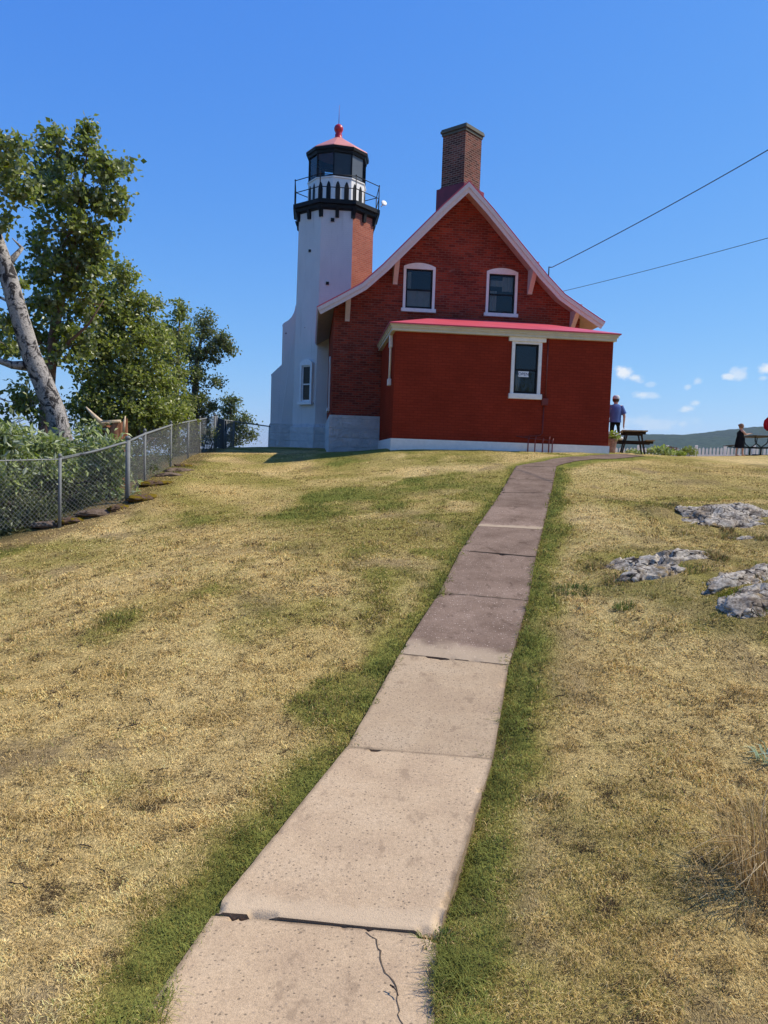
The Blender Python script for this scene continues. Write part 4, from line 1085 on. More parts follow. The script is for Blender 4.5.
# shrubs hanging over the fence
def shrub(label, blobs, leaf, seed, lsize=.11, per=15, name='shrub', aspect=.42, group='shrubs behind the chain link fence', crs=.3):
    px, py, Y = blobs[0][:3]; b = at(px, py, Y); b = (b[0], b[1], g1(b[0], b[1]) - .1)
    top = at(px, py, Y); return tree(name, label, [b, tuple((np.array(b) * .5 + top * .5) + np.array([.08, .05, 0])), tuple(top)], [.035, .03, .012], 'grey_bark', leaf, blobs, lsize, per, seed, (), group, aspect, crs, 'shrub', .2, -.1)
shrub('pale silver leaved shrub spilling over the fence at the left edge', [(8, 440, 13.4, 26, 16, 26), (-16, 462, 13.0, 30, 20, 20), (22, 466, 13.6, 22, 14, 18), (-30, 440, 13, 20, 20, 12), (4, 484, 13.2, 20, 10, 7)], 'leaf_silver', 161)
shrub('pale silver leaved shrub at the foot of the birch trunk', [(44, 448, 14.2, 18, 12, 18), (74, 454, 14.6, 16, 14, 16), (58, 470, 14.1, 24, 12, 16), (80, 476, 14.3, 14, 12, 9)], 'leaf_silver', 171)
shrub('pale silver leaved shrub in front of the broken stump', [(93, 438, 14.9, 9, 13, 11), (92, 458, 14.7, 14, 13, 14), (112, 450, 14.5, 13, 9, 14), (108, 470, 14.6, 14, 12, 13), (118, 472, 14.6, 8, 12, 9), (116, 492, 14.3, 10, 10, 7)], 'leaf_silver', 181)
shrub('undergrowth in shade-darkened green low behind the left fence bays', [(20, 505, 13.3, 34, 22, 30), (70, 496, 13.9, 26, 18, 24), (0, 525, 12.8, 24, 16, 16), (104, 486, 14.4, 18, 16, 16), (-30, 505, 12.8, 24, 24, 16), (48, 515, 13.3, 24, 12, 14), (60, 480, 15, 40, 18, 24)], 'leaf_low_shaded', 191, .07)
shrub('olive undergrowth behind the middle bays of the fence', [(136, 452, 16.6, 12, 14, 12), (150, 440, 18.5, 16, 12, 14), (166, 440, 20.5, 14, 10, 12), (140, 470, 16, 10, 12, 9), (156, 462, 18, 12, 10, 9), (150, 430, 19.5, 18, 9, 12)], 'leaf_low_shaded', 201, .07)
shrub('olive undergrowth behind the far bays of the fence', [(186, 438, 23.5, 14, 10, 14), (204, 434, 27, 12, 8, 11), (180, 452, 22.5, 10, 7, 8), (200, 444, 26, 10, 6, 8), (214, 432, 31, 8, 7, 8), (192, 426, 26, 16, 7, 12)], 'leaf_low_shaded', 211, .08)
shrub('tuft of green leaves growing through the fence near the dark gate', [(210, 436, 27.0, 4, 8, 6)], 'leaf_mid', 221, .06, 16)
# broken stump
m, t = newmat('torn_wood'); p = t.obj(); w_ = t.noise(t.mapping(p, (22, 22, 1.6)), 1.0, 5, .7)
t.finish(t.bsdf(t.ramp(w_, [(.3, (.07, .03, .018)), (.5, (.24, .10, .055)), (.7, (.42, .24, .14))]), .85, t.bump(w_, 1.0, .03), .1).outputs[0])
m_plain('pale_wood', (.60, .46, .30), .8, .1, var=.25, scale=20, bump=.5)
sp = at(114, 448, 15.2); sb = g1(sp[0], sp[1])
st = thing('broken_stump', 'broken tree stump with torn red brown wood above the fence', 'tree stump', (sp[0], sp[1], sb))
top = at(114, 424, 15.2)[2] - sb
mb = MB(); seg = 16; n0 = 0; ring = []
for z_, r0 in ((-.1, .33), (top * .5, .27), (top - .25, .25)):
    ring.append([(r0 * math.cos(6.283 * k / seg) * (1 + .12 * random.random()), r0 * math.sin(6.283 * k / seg), z_) for k in range(seg)])
ring.append([(.25 * math.cos(6.283 * k / seg), .25 * math.sin(6.283 * k / seg), top + .10 * math.cos(6.283 * k / seg - .2) + random.uniform(-.07, .05)) for k in range(seg)])
ring.append([(.12 * math.cos(6.283 * k / seg), .12 * math.sin(6.283 * k / seg), top - .05 + random.uniform(-.05, .05)) for k in range(seg)])
for q in ring: mb.v += q
for i in range(len(ring) - 1):
    for k in range(seg): mb.face((i * seg + k, i * seg + (k + 1) % seg, (i + 1) * seg + (k + 1) % seg, (i + 1) * seg + k), 0)
mb.face([(len(ring) - 1) * seg + k for k in range(seg)])
mb.build('trunk', 'torn_wood', st, uv=False)
mb = MB(); mb.tube([(-.12, -.2, top - .03), (-.32, -.22, top + .14), (-.48, -.2, top + .30)], [.05, .04, .015], 6); mb.tube([(.0, -.24, top + .0), (-.16, -.24, top + .02), (.2, -.22, top + .05)], [.03, .03, .03], 6)
mb.tube([(.21, -.1, top - .15), (.25, -.1, top + .16)], [.04, .012], 6); mb.build('splinter', 'pale_wood', st, uv=False)

# the wood at the photographer's back: what the window panes mirror
_r = np.random.default_rng(77); n_ = 14000; cx_ = _r.uniform(-45, 55, 46); cr_ = _r.uniform(2.2, 4.2, 46); ch_ = _r.uniform(8.0, 15.0, 46)
ki = _r.integers(0, 46, n_); dv = _r.normal(size=(n_, 3)); dv /= np.linalg.norm(dv, axis=1)[:, None]; dv *= (_r.uniform(0, 1, n_) ** .4)[:, None]
P_ = np.stack([cx_[ki] + dv[:, 0] * cr_[ki], -34 + 4 * np.sin(cx_[ki] * 1.7) + dv[:, 1] * 3, -1.5 + ch_[ki] * .55 + dv[:, 2] * ch_[ki] * .55], 1)
wo_ = leaf_mesh('woods', P_, .8, 'leaf_deep', None, 78)
tag(wo_, 'dark green wood far behind the viewer mirrored in the window panes', 'woods', kind='stuff')
# ------------------------------------------------------------------ building materials
m_brick('gable_brick', (.36, .055, .028), (.15, .024, .015), (.23, .085, .058), var=.95, weather=.3)
m_brick('painted_brick', (.275, .037, .018), (.245, .032, .0155), (.19, .026, .013), msize=.008, var=.55, bump=.7, paint=True)
m_brick('tower_brick', (.46, .15, .085), (.36, .10, .06), (.40, .21, .15), var=.5, weather=.15)
m_brick('chimney_brick', (.24, .08, .055), (.06, .028, .024), (.25, .18, .145), bw=.21, bh=.072, msize=.014, var=.7, weather=.25)
m_whitebrick('white_brick', (.80, .745, .68), (.22, .10, .07), .05)
m, t = newmat('white_stone'); uv = t.uv(); b = t.n('ShaderNodeTexBrick'); t.l(uv, b.inputs['Vector']); b.inputs['Scale'].default_value = 1; b.inputs['Brick Width'].default_value = .62; b.inputs['Row Height'].default_value = .31; b.inputs['Mortar Size'].default_value = .018; b.inputs['Mortar Smooth'].default_value = .6
n1 = t.noise(uv, 3, 5, .6); n2 = t.noise(uv, 9, 5, .65)
t.finish(t.bsdf(t.ramp(n1, [(.3, (.60, .565, .52)), (.7, (.78, .73, .665))]), .7, t.bump(t.math('ADD', t.math('MULTIPLY', b.outputs['Fac'], -.5), t.math('MULTIPLY', n2, 2.4)), .9, .05), .25).outputs[0])
m, t = newmat('red_roof'); uv = t.uv(); w_ = t.noise(t.mapping(uv, (6, .5, 1)), 2, 4); n1 = t.noise(uv, 1.2, 4)
t.finish(t.bsdf(t.ramp(n1, [(.3, (.50, .055, .075)), (.7, (.62, .085, .105))]), .45, t.bump(w_, .3, .01), .4).outputs[0])
m_plain('white_trim', (.80, .755, .69), .5, .35, var=.07, scale=9, bump=.1)
m_plain('worn_trim', (.66, .55, .49), .6, .3, var=.10, scale=25, bump=.2)
m_plain('cream_trim', (.58, .52, .38), .55, .3, var=.08, scale=5)
m_plain('soffit_boards', (.50, .40, .32), .65, .25, var=.15, scale=7)
m_plain('black_iron', (.007, .007, .007), .55, .2, var=.25, scale=10)
m_plain('black_sash', (.006, .006, .006), .5, .2, var=.2)
m_plain('dark_red_flashing', (.20, .022, .035), .45, .35, var=.18, scale=4)
m_plain('red_metal', (.42, .012, .022), .35, .45, var=.12, scale=6)
m_plain('pink_roof', (.56, .215, .175), .55, .3, var=.10, scale=3)
m_plain('red_pipe', (.165, .026, .018), .5, .35, var=.15, scale=9)
m_plain('blank_panel', (.025, .03, .033), .35, .4, var=.1)
m_plain('grey_panel', (.10, .11, .12), .3, .4, var=.1)
m_plain('green_copper', (.10, .10, .075), .7, .3, var=.2, scale=6)
m_plain('curtain', (.55, .55, .53), .8, .1, var=.08)
m_plain('unlit_dark', (.018, .016, .015), .9, .05, var=.2)  # near-black colour paints in the shade of unlit interiors
m_plain('dark_pane', (.010, .011, .013), .12, .18, var=.2); m_glass('glass'); m_glass('lantern_glass', (.8, .9, .92), .86)
m_plain('black_wire', (.018, .018, .018), .6, .3, var=.1)

def xf(mb, mat):
    mb.v = [tuple(mat @ Vector(p)) for p in mb.v]; return mb
def window(parent, mat, w, h, casing=.10, arch=.0, sill=.06, trim='white_trim', sash='black_sash', curtain=None, sill_h=.12, lintel=None, arch_fill=True, label=None, depth=.04, pane='glass'):
    """double hung window; local frame: x right, y into the wall, z up from the sill; (0,0,0) is the middle of the opening's foot"""
    a = w / 2; mb = MB()
    mb.box(-a - casing, -a, -depth, .12, 0, h); mb.box(a, a + casing, -depth, .12, 0, h)
    if arch:
        n = 12; R_ = ((a + casing) ** 2 + arch ** 2) / (2 * arch); zc = h + .08 + arch - R_
        pts = [(-a - casing, h)] + [(a + casing, h)] + [((a + casing) * math.cos(math.pi * 0) * (1 - 2 * k / n), zc + math.sqrt(max(0, R_ * R_ - ((a + casing) * (1 - 2 * k / n)) ** 2))) for k in range(n + 1)]
        mb.prism_v(pts, -depth, .12)
    else:
        mb.box(-a - casing, a + casing, -depth, .12, h, h + (.06 if lintel else casing))
    if lintel: mb.bbox(-lintel / 2, lintel / 2, -depth - .035, .05, h + .063, h + .21, .008)
    o = xf(mb, mat).build('window', trim, parent)
    if label: o['label'] = label
    mb = MB(); mb.bbox(-a - casing - sill, a + casing + sill, -depth - .05, .12, -sill_h, -.002, .008); xf(mb, mat).build('sill', trim, o)
    fr = .052; mb = MB(); e = .003
    for x0, x1 in ((-a + e, -a + fr), (a - fr, a - e)): mb.box(x0, x1, .01, .07, e, h - e)
    mb.box(-a + fr, a - fr, .01, .07, e, fr + .02); mb.box(-a + fr, a - fr, .01, .07, h - fr, h - e); mb.box(-a + fr, a - fr, .015, .085, h * .48 - .02, h * .48 + .025)
    xf(mb, mat).build('sash', sash, o)
    mb = MB(); mb.quad((-a + fr * .8, .045, fr), (a - fr * .8, .045, fr), (a - fr * .8, .045, h * .48), (-a + fr * .8, .045, h * .48)); mb.quad((-a + fr * .8, .035, h * .48), (a - fr * .8, .035, h * .48), (a - fr * .8, .035, h - fr), (-a + fr * .8, .035, h - fr)); xf(mb, mat).build('pane', pane, o)
    if curtain:
        for (x0, x1, z0, z1) in curtain:
            mb = MB(); k = 10; n0 = 0
            for i in range(k + 1):
                x = x0 + (x1 - x0) * i / k; y = .16 + .018 * math.sin(i * 2.1)
                mb.v += [(x, y, z0), (x, y, z1)]
            for i in range(k): mb.face((2 * i, 2 * i + 2, 2 * i + 3, 2 * i + 1))
            xf(mb, mat).build('curtain', 'curtain', o)
    return o
def wall_sheet(mb, u0, u1, zb, top, holes, v, mi=0, P=None):
    """wall in the plane y=v with rectangular openings; top is a polyline of (u, z)"""
    tu = [q[0] for q in top]; tz = [q[1] for q in top]
    us = sorted(set([u0, u1] + [q for q in tu if u0 < q < u1] + [q for h in holes for q in h[:2]]))
    for a, b in zip(us[:-1], us[1:]):
        za, zb_ = np.interp(a, tu, tz), np.interp(b, tu, tz)
        z = zb
        hs = sorted([h for h in holes if h[0] <= a + 1e-6 and h[1] >= b - 1e-6], key=lambda h: h[2])
        for h in hs:
            mb.quad((a, v, z), (b, v, z), (b, v, h[2]), (a, v, h[2]), mi); z = h[3]
        mb.quad((a, v, z), (b, v, z), (b, v, zb_), (a, v, za), mi)
I4 = Matrix.Identity(4)
def T(x, y, z, rz=0.0): return Matrix.Translation((x, y, z)) @ Matrix.Rotation(rz, 4, 'Z')

# ------------------------------------------------------------------ keeper's house
HD, OV, WL = 7.74, .78, 4.115
house = thing('house', "red brick keeper's house with steep gable and a lower painted red annex in front", 'house', (HX0, HY0, 0), HA)
OP = [(0, 8.93), (.81, 8.14), (1.79, 7.10), (2.69, 6.15), (3.33, 5.55), (3.94, 5.18), (4.74, 4.72)]
OP = [(u * .989, z * .990) for u, z in OP]
def offs(pl, t_):
    o = []
    for i, p in enumerate(pl):
        d1 = np.array(p) - np.array(pl[i - 1]) if i > 0 else None; d2 = np.array(pl[i + 1]) - np.array(p) if i < len(pl) - 1 else None
        ns = []
        for d in (d1, d2):
            if d is not None: d = d / np.linalg.norm(d); ns.append(np.array([d[1], -d[0]]))
        n = sum(ns) / len(ns); n /= np.linalg.norm(n); n = n if n[1] < 0 else -n
        o.append((p[0] + n[0] * t_, p[1] + n[1] * t_))
    o[0] = (0, pl[0][1] - t_ * math.hypot(.81, .79) / .81)
    return o
def both(pl): return [(-u, z) for u, z in pl[::-1]] + pl[1:]
def band(t0, t1): return both(offs(OP, t0)) + both(offs(OP, t1))[::-1]
def band_strip(mb, t0, t1, y0, y1):
    A_, B_ = both(offs(OP, t0)), both(offs(OP, t1)); k = len(A_); n = len(mb.v)
    for y in (y0, y1):
        mb.v += [(u, y, z) for u, z in A_] + [(u, y, z) for u, z in B_]
    for i in range(k - 1):
        a, b, c, d = n + i, n + i + 1, n + k + i + 1, n + k + i
        mb.face((d, c, b, a)); mb.face((a + 2 * k, b + 2 * k, c + 2 * k, d + 2 * k)); mb.face((a, b, b + 2 * k, a + 2 * k)); mb.face((c, d, d + 2 * k, c + 2 * k))
    for i in (0, k - 1): mb.face((n + i, n + k + i, n + 3 * k + i, n + 2 * k + i))
mb = MB(); band_strip(mb, 0, .065, -OV - .06, HD + .45); roof = mb.build('roof', 'red_roof', house)
mb = MB(); band_strip(mb, .068, .11, -OV + .002, HD + .40)
for k in range(26):     # rafter lines under the left and right eaves
    pass
sof = mb.build('soffit', 'soffit_boards', house)
for sg in (-1, 1):
    for k in range(14):
        y = .15 + k * .56; mb = MB(); mb.bar((sg * 4.14, y, 4.93), (sg * 4.66, y, 4.60), .05, .06); mb.build('rafter_tail', 'soffit_boards', sof)
mb = MB(); band_strip(mb, .068, .265, -OV - .04, -OV); barge = mb.build('bargeboard', 'worn_trim', house)
mb = MB(); band_strip(mb, .04, .15, -OV - .075, -OV - .042); mb.build('edge_molding', 'worn_trim', barge)
mb = MB(); band_strip(mb, .068, .365, HD + .42, HD + .46); mb.build('bargeboard', 'worn_trim', house)
for u, zt, zb in ((-3.68, 5.22, 4.40), (-2.16, 6.49, 5.66), (2.34, 6.45, 5.58), (3.84, 5.18, 4.50)):
    mb = MB(); n = len(mb.v); w = .075
    P = [(0.0, zb), (0.0, zt + .03), (-.74, zt + .03), (-.74, zt - .08), (-.10, zb + .05), (-.09, zb)]
    mb.prism_v(P, -w, w); mb.v = [(u + y, x - .002, z) for x, y, z in mb.v]
    mb.build('bracket', 'worn_trim', house)
ZW = both(offs(OP, .10))
holes = [(-1.80, -.92, 4.93, 6.20), (.96, 1.84, 4.92, 6.19)]
wall = MB()
wall_sheet(wall, -WL, WL, 1.30, ZW, holes, 0.0)
ztop = float(np.interp(WL, [q[0] for q in ZW], [q[1] for q in ZW]))
wall.quad((-WL, HD, 1.3), (-WL, 0, 1.3), (-WL, 0, ztop), (-WL, HD, ztop)); wall.quad((WL, 0, 1.3), (WL, HD, 1.3), (WL, HD, ztop), (WL, 0, ztop))
n = len(ZW); pts = [(WL, HD, 1.3), (-WL, HD, 1.3)] + [(u, HD, z) for u, z in ZW if abs(u) <= WL + .01]
wb = MB(); wall_sheet(wall, -WL, WL, 1.30, ZW, [], HD)
wl_o = wall.build('wall', 'gable_brick', house)
mb = MB(); mb.box(-2.1, 2.1, .9, .95, 4.3, 6.25); mb.box(-2.1, 2.1, .02, .9, 4.25, 4.3); mb.box(-2.1, 2.1, .02, .9, 6.25, 6.3); mb.box(-2.15, -2.1, .02, .95, 4.25, 6.3); mb.box(2.1, 2.15, .02, .95, 4.25, 6.3); mb.build('inner_dark_box', 'unlit_dark', house)  # box behind the gable panes, its dark colour standing in for room shade
mb = MB(); mb.box(-WL - .05, WL + .05, -.05, HD + .05, -.6, 1.36); mb.build('foundation', 'white_stone', house)
window(house, T(-1.36, 0, 4.93), .88, 1.27, casing=.085, arch=.12, sill=.05, curtain=[(-.42, .42, .02, .62), (-.42, -.25, .6, 1.2)], label='upper left gable window with a pale shade in its lower sash')
window(house, T(1.40, 0, 4.92), .88, 1.27, casing=.085, arch=.12, sill=.05, curtain=[(-.42, -.12, .1, .75), (.05, .42, .75, 1.22), (-.4, .1, .9, 1.1)], label='upper right gable window with bunched white curtains')
window(house, T(-WL, 3.2, 1.75, -math.pi / 2), .8, 1.7, casing=.1, arch=.12, trim='white_trim')
# chimney set diagonally on the ridge
ch = MB(); cs = .47; CHM = T(.095, 1.17, 0, R(-46.6))
mb = MB(); mb.box(-cs, cs, -cs, cs, 8.3, 11.0); chim = xf(mb, CHM).build('chimney', 'chimney_brick', house)
mb = MB(); mb.box(-cs - .03, cs + .03, -cs - .03, cs + .03, 10.93, 11.0); mb.bbox(-cs - .07, cs + .07, -cs - .07, cs + .07, 11.02, 11.10, .006); mb.box(-cs - .045, cs + .045, -cs - .045, cs + .045, 11.10, 11.15); xf(mb, CHM).build('cap', 'green_copper', chim)
mb = MB(); fs = .58; mb.box(-fs, fs, -fs, fs, 8.0, 9.17); mb.box(-cs - .02, cs + .02, -cs - .02, cs + .02, 9.17, 9.24); xf(mb, CHM).build('flashing', 'dark_red_flashing', chim)
# annex
AL, AR, AF = -2.51, 3.70, -4.10
mb = MB(); wall_sheet(mb, AL, AR, .50, [(AL, 3.6), (AR, 3.6)], [(.86, 1.54, 1.93, 3.32)], AF)
mb.quad((AL, -.002, .5), (AL, AF, .5), (AL, AF, 3.6), (AL, -.002, 3.6)); mb.quad((AR, AF, .5), (AR, -.002, .5), (AR, -.002, 3.6), (AR, AF, 3.6))
mb.build('annex_wall', 'painted_brick', house)
mb = MB(); mb.quad((AL + .05, AF + .9, .5), (AR - .05, AF + .9, .5), (AR - .05, AF + .9, 3.5), (AL + .05, AF + .9, 3.5)); mb.build('annex_dark_sheet', 'unlit_dark', house)  # single dark sheet standing in for the unlit annex interior
mb = MB(); mb.box(AL - .035, AR + .035, AF - .035, -.06, -.5, .56); mb.build('annex_foundation', 'white_stone' if False else 'white_trim', house)
ex = .17; E0, E1, EF = AL - ex, AR + ex * .6, AF - .20
mb = MB()      # boxed cornice, front and both sides
mb.box(E0 + .06, E1 - .06, EF + .06, -.01, 3.50, 3.585); mb.box(E0 + .03, E1 - .03, EF + .03, -.012, 3.585, 3.64); mb.box(E0, E1, EF, -.014, 3.64, 3.70)
mb.build('annex_cornice', 'cream_trim', house)
mb = MB(); ez = 3.705; rz_ = 4.67; tl, tr_ = -.75, 2.6; o_ = .03
P = dict(a=(E0 - o_, EF - o_, ez), b=(E1 + o_, EF - o_, ez), c=(tl, -.02, rz_), d=(tr_, -.02, rz_), e=(E0 - o_, -.02, ez), f=(E1 + o_, -.02, ez))
mb.poly([P['a'], P['b'], P['d'], P['c']]); mb.poly([P['e'], P['a'], P['c']]); mb.poly([P['b'], P['f'], P['d']])
q = .035
mb.quad(tuple(np.array(P['a']) - [0, 0, q]), tuple(np.array(P['b']) - [0, 0, q]), P['b'], P['a']); mb.quad(tuple(np.array(P['e']) - [0, 0, q]), tuple(np.array(P['a']) - [0, 0, q]), P['a'], P['e']); mb.quad(tuple(np.array(P['b']) - [0, 0, q]), tuple(np.array(P['f']) - [0, 0, q]), P['f'], P['b'])
mb.build('annex_roof', 'red_roof', house)
window(house, T(1.20, AF, 1.94), .68, 1.38, casing=.09, sill=.045, lintel=1.06, sill_h=.15, curtain=[(-.33, -.12, .05, .55)], label='annex window hung with a small white sign', depth=.045)
mb = MB(); mb.tube([(AL - .05, -3.35, 3.5), (AL - .05, -3.35, 3.3), (AL - .05, -3.30, 2.25)], .035, 8); mb.bbox(AL - .11, AL - .005, -3.42, -3.24, 2.08, 2.27, .01); mb.bbox(AL - .10, AL - .003, -3.43, -3.27, 3.15, 3.5, .01); mb.build('downspout', 'white_trim', house)
mb = MB(); mb.tube([(1.80, AF - .025, 3.5), (1.80, AF - .025, 1.82)], .018, 8); mb.tube([(1.76, AF - .025, 1.66), (1.755, AF - .025, .85), (1.66, AF - .03, .78), (1.25, AF - .03, .74)], .016, 8); mb.build('conduit', 'red_pipe', house)
mb = MB(); mb.bbox(1.68, 1.86, AF - .10, AF - .002, 1.64, 1.83, .01); mb.build('meter_box', 'red_pipe', house)
mb = MB()
for k, uu in enumerate((1.33, 1.53, 1.75, 1.93, 2.03)):
    mb.tube([(uu, AF - .12, .2), (uu, AF - .12, .62 + .05 * (k % 2)), (uu + .03, AF - .09, .70 + .05 * (k % 2)), (uu + .05, AF - .02, .71 + .05 * (k % 2))], .017, 6)
mb.tube([(1.0, AF - .04, .74), (1.33, AF - .06, .70), (2.03, AF - .06, .66)], .014, 6); mb.build('vent_pipes', 'red_pipe', house, uv=False)
mb = MB(); mb.tube([(2.83, -.45, 6.0), (2.83, -.45, 6.42)], .018, 8); mb.tube([(2.83, -.45, 6.40), (2.93, -.47, 6.40)], .014, 6); mb.build('service_mast', 'black_iron', house, uv=False)

# sign in the annex window
m_plain('sign_white', (.78, .79, .80), .5, .3, var=.03)
m_plain('sign_ink', (.03, .05, .10), .5, .3, var=.1)
sw = hw(1.145, AF + .028); sg = thing('open_sign', 'small white sign reading OPEN hung in the annex window', 'sign', (sw[0], sw[1], 2.49), HA)
mb = MB(); mb.bbox(-.15, .15, .0, .006, -.078, .078, .002); mb.build('plate', 'sign_white', sg)
cu = bpy.data.curves.new('lettering', 'FONT'); cu.body = 'OPEN'; cu.size = .118; cu.align_x = 'CENTER'; cu.align_y = 'CENTER'; cu.extrude = .001
to = bpy.data.objects.new('tmp', cu); COL.objects.link(to); bpy.context.view_layer.update()
me = bpy.data.meshes.new_from_object(to.evaluated_get(bpy.context.evaluated_depsgraph_get())); bpy.data.objects.remove(to)
me.transform(Matrix.Translation((0, -.004, -.004)) @ Matrix.Rotation(math.pi / 2, 4, 'X')); me.materials.clear(); me.materials.append(MATS['sign_ink'])
lt = bpy.data.objects.new('lettering', me); COL.objects.link(lt); lt.parent = sg

# service cables
def w3(u, v, z): q = hw(u, v); return np.array([q[0], q[1], z])
def cable(label, A_, px, Y, r, sag, ext):
    B_ = at(px[0], px[1], Y); mb = MB(); pts = []
    for k in range(33):
        t_ = k / 32 * ext; pts.append(A_ + (B_ - A_) * t_ + np.array([0, 0, sag * (t_ * t_ - t_)]))
    o = A_.copy(); mb.tube([p - o for p in pts], r, 6); c = mb.build('power_cable', 'black_wire', uv=False, loc=tuple(o)); tag(c, label, 'cable'); return c
cable('thick black power cable rising steeply from the short mast on the right roof slope', w3(2.93, -.47, 6.40), (768, 150), 19.0, .013, .25, 2.2)
cable('thin lower cable running from the right roof slope towards the right', w3(3.22, -.47, 5.62), (768, 238), 19.0, .0075, .12, 2.2)

# ------------------------------------------------------------------ lighthouse tower
TX, TY = -2.35, 32.0; TZ = .25
TSC = 1.0625
tw = thing('lighthouse', 'white octagonal lighthouse tower with one bare brick side and a black gallery', 'lighthouse', (TX * TSC, TY * TSC, TZ * TSC), HA)
tw.scale = (TSC, TSC, TSC)
def z_(z): return z - TZ
mb = MB(); ro = math.pi / 8
mb.lathe([(1.665, z_(1.2)), (1.60, z_(9.62))], 8, rot=ro, sm=False, cap=False)
for i in range(8):
    mb.mi[i] = 1 if i in (6, 7, 0) else 0       # faces looking front right, right, back right
sh = mb.build('shaft', ['white_brick', 'tower_brick'], tw)
mb = MB(); mb.lathe([(1.80, -.8), (1.78, z_(1.12)), (1.74, z_(1.16)), (1.66, z_(1.26))], 8, rot=ro, sm=False, cap=False)
WG = [(-1.30, -.8), (-2.50, -.8), (-2.47, z_(1.14)), (-2.42, z_(1.25)), (-1.30, z_(1.25))]
mb.prism_v(WG, -.72, .72); mb.build('plinth', 'white_stone', tw)
mb = MB(); WP = [(-1.35, z_(1.2)), (-2.42, z_(1.2)), (-2.42, z_(3.12)), (-2.44, z_(3.18)), (-2.02, z_(3.60)), (-2.02, z_(5.12)), (-2.04, z_(5.16)), (-1.97, z_(5.25)), (-1.80, z_(5.36)), (-1.66, z_(5.52)), (-1.57, z_(5.72)), (-1.52, z_(5.98)), (-1.35, z_(6.0))]
mb.prism_v(WP, -.62, .62); mb.build('buttress', 'white_brick', tw)
an = R(225); WM = Matrix.Translation((0, 0, 0)) @ Matrix.Rotation(R(-45), 4, 'Z') @ Matrix.Translation((.16, -1.60, z_(2.12)))
window(tw, WM, .48, 1.42, casing=.10, arch=.16, sill=.05, sash='white_trim', trim='white_trim', depth=.05, pane='dark_pane')
mb = MB(); mb.box(-.236, .236, .0515, .058, 0.02, 1.40); xf(mb, WM).build('dark_backing', 'unlit_dark', tw)  # flat panel before the wall, painted dark as the shade behind the pane
mb = MB(); mb.tube([(-1.58, -.67, z_(5.0)), (-2.0, -.65, z_(1.3)), (-2.03, -.76, z_(1.1)), (-2.05, -.75, z_(.1))], .008, 5); mb.build('ground_cable', 'white_trim', tw, uv=False)
for uu, zz, s_ in ((-.17, 9.12, .07), (-1.02, 8.0, .05), (-.30, 6.7, .06)):
    v_ = -1.51 if uu > -.6 else -1.51 + (-.62 - uu)
    mb = MB(); mb.box(uu - s_, uu + s_, v_ - .03, v_ + .1, z_(zz) - s_ * .9, z_(zz) + s_ * .9); mb.build('vent', 'black_iron', tw)
mb = MB(); mb.lathe([(1.62, z_(9.50)), (1.74, z_(9.56)), (1.74, z_(9.68)), (1.86, z_(9.70)), (1.86, z_(9.85)), (0, z_(9.85))], 8, rot=ro, sm=False); deck = mb.build('gallery_deck', 'black_iron', tw)
for k in range(16):
    a_ = ro + k * math.pi / 8; rr = 1.60 if k % 2 == 0 else 1.49; ro_ = 1.78 if k % 2 == 0 else 1.64
    mb = MB(); P = [(rr - .05, z_(9.22)), (rr + .07, z_(9.22)), (rr + .09, z_(9.36)), (ro_ - .05, z_(9.45)), (ro_, z_(9.60)), (rr - .05, z_(9.60))]
    mb.prism_v(P, -.07, .07); xf(mb, Matrix.Rotation(a_, 4, 'Z')).build('bracket', 'black_iron', tw)
# railing
cor8 = [(1.80 * math.cos(ro + k * math.pi / 4), 1.80 * math.sin(ro + k * math.pi / 4)) for k in range(8)]
mb = MB()
for h_ in (10.77, 10.30):
    for k in range(8): mb.tube([(*cor8[k], z_(h_)), (*cor8[(k + 1) % 8], z_(h_))], .017, 6)
rail = mb.build('railing', 'black_iron', tw, uv=False)
for k in range(8):
    mb = MB(); mb.tube([(*cor8[k], z_(9.82)), (*cor8[k], z_(10.80))], .022, 6); mb.lathe([(0.03, 0), (.02, .04), (0, .05)], 8, (*cor8[k], z_(10.78))); mb.build('post', 'black_iron', rail, uv=False)
mb = MB(); q = cor8[7]; mb.lathe([(0, -.05), (.06, -.045), (.11, -.01), (.12, .02), (.09, .03), (0, .035)], 16); mb.tube([(0, 0, -.05), (-.02, 0, -.22)], .02, 6)
xf(mb, Matrix.Translation((q[0] + .2, q[1] - .05, z_(10.12))) @ Matrix.Rotation(R(65), 4, 'X') @ Matrix.Rotation(R(20), 4, 'Y')).build('floodlight', 'white_trim', tw, uv=False)
# lantern room, ten sided
rl = R(-98.9)
mb = MB(); mb.lathe([(1.22, z_(9.85)), (1.22, z_(9.90)), (1.185, z_(9.92)), (1.175, z_(10.84)), (1.21, z_(10.86)), (1.21, z_(10.90))], 10, rot=rl, sm=False, cap=False); par = mb.build('parapet', 'white_trim', tw)
for k in range(10):
    am = rl + (k + .5) * math.pi / 5; ap = 1.18 * math.cos(math.pi / 10)
    mb = MB()
    for c_ in (-.175, .175):
        w_ = .095; P = [(c_ - w_, 9.97), (c_ + w_, 9.97), (c_ + w_, 10.45), (c_ + w_ * .8, 10.58), (c_ + w_ * .45, 10.67), (c_, 10.73), (c_ - w_ * .45, 10.67), (c_ - w_ * .8, 10.58), (c_ - w_, 10.45)]
        mb.prism_v([(x_, z_(y_)) for x_, y_ in P], -ap - .012, -ap + .02)
    xf(mb, Matrix.Rotation(am + math.pi / 2, 4, 'Z')).build('arch_panel', 'black_iron', par)
c10 = [(math.cos(rl + k * math.pi / 5), math.sin(rl + k * math.pi / 5)) for k in range(10)]
mb = MB()
for k in range(10): mb.bar((1.15 * c10[k][0], 1.15 * c10[k][1], z_(10.90)), (1.15 * c10[k][0], 1.15 * c10[k][1], z_(11.90)), .05, .05)
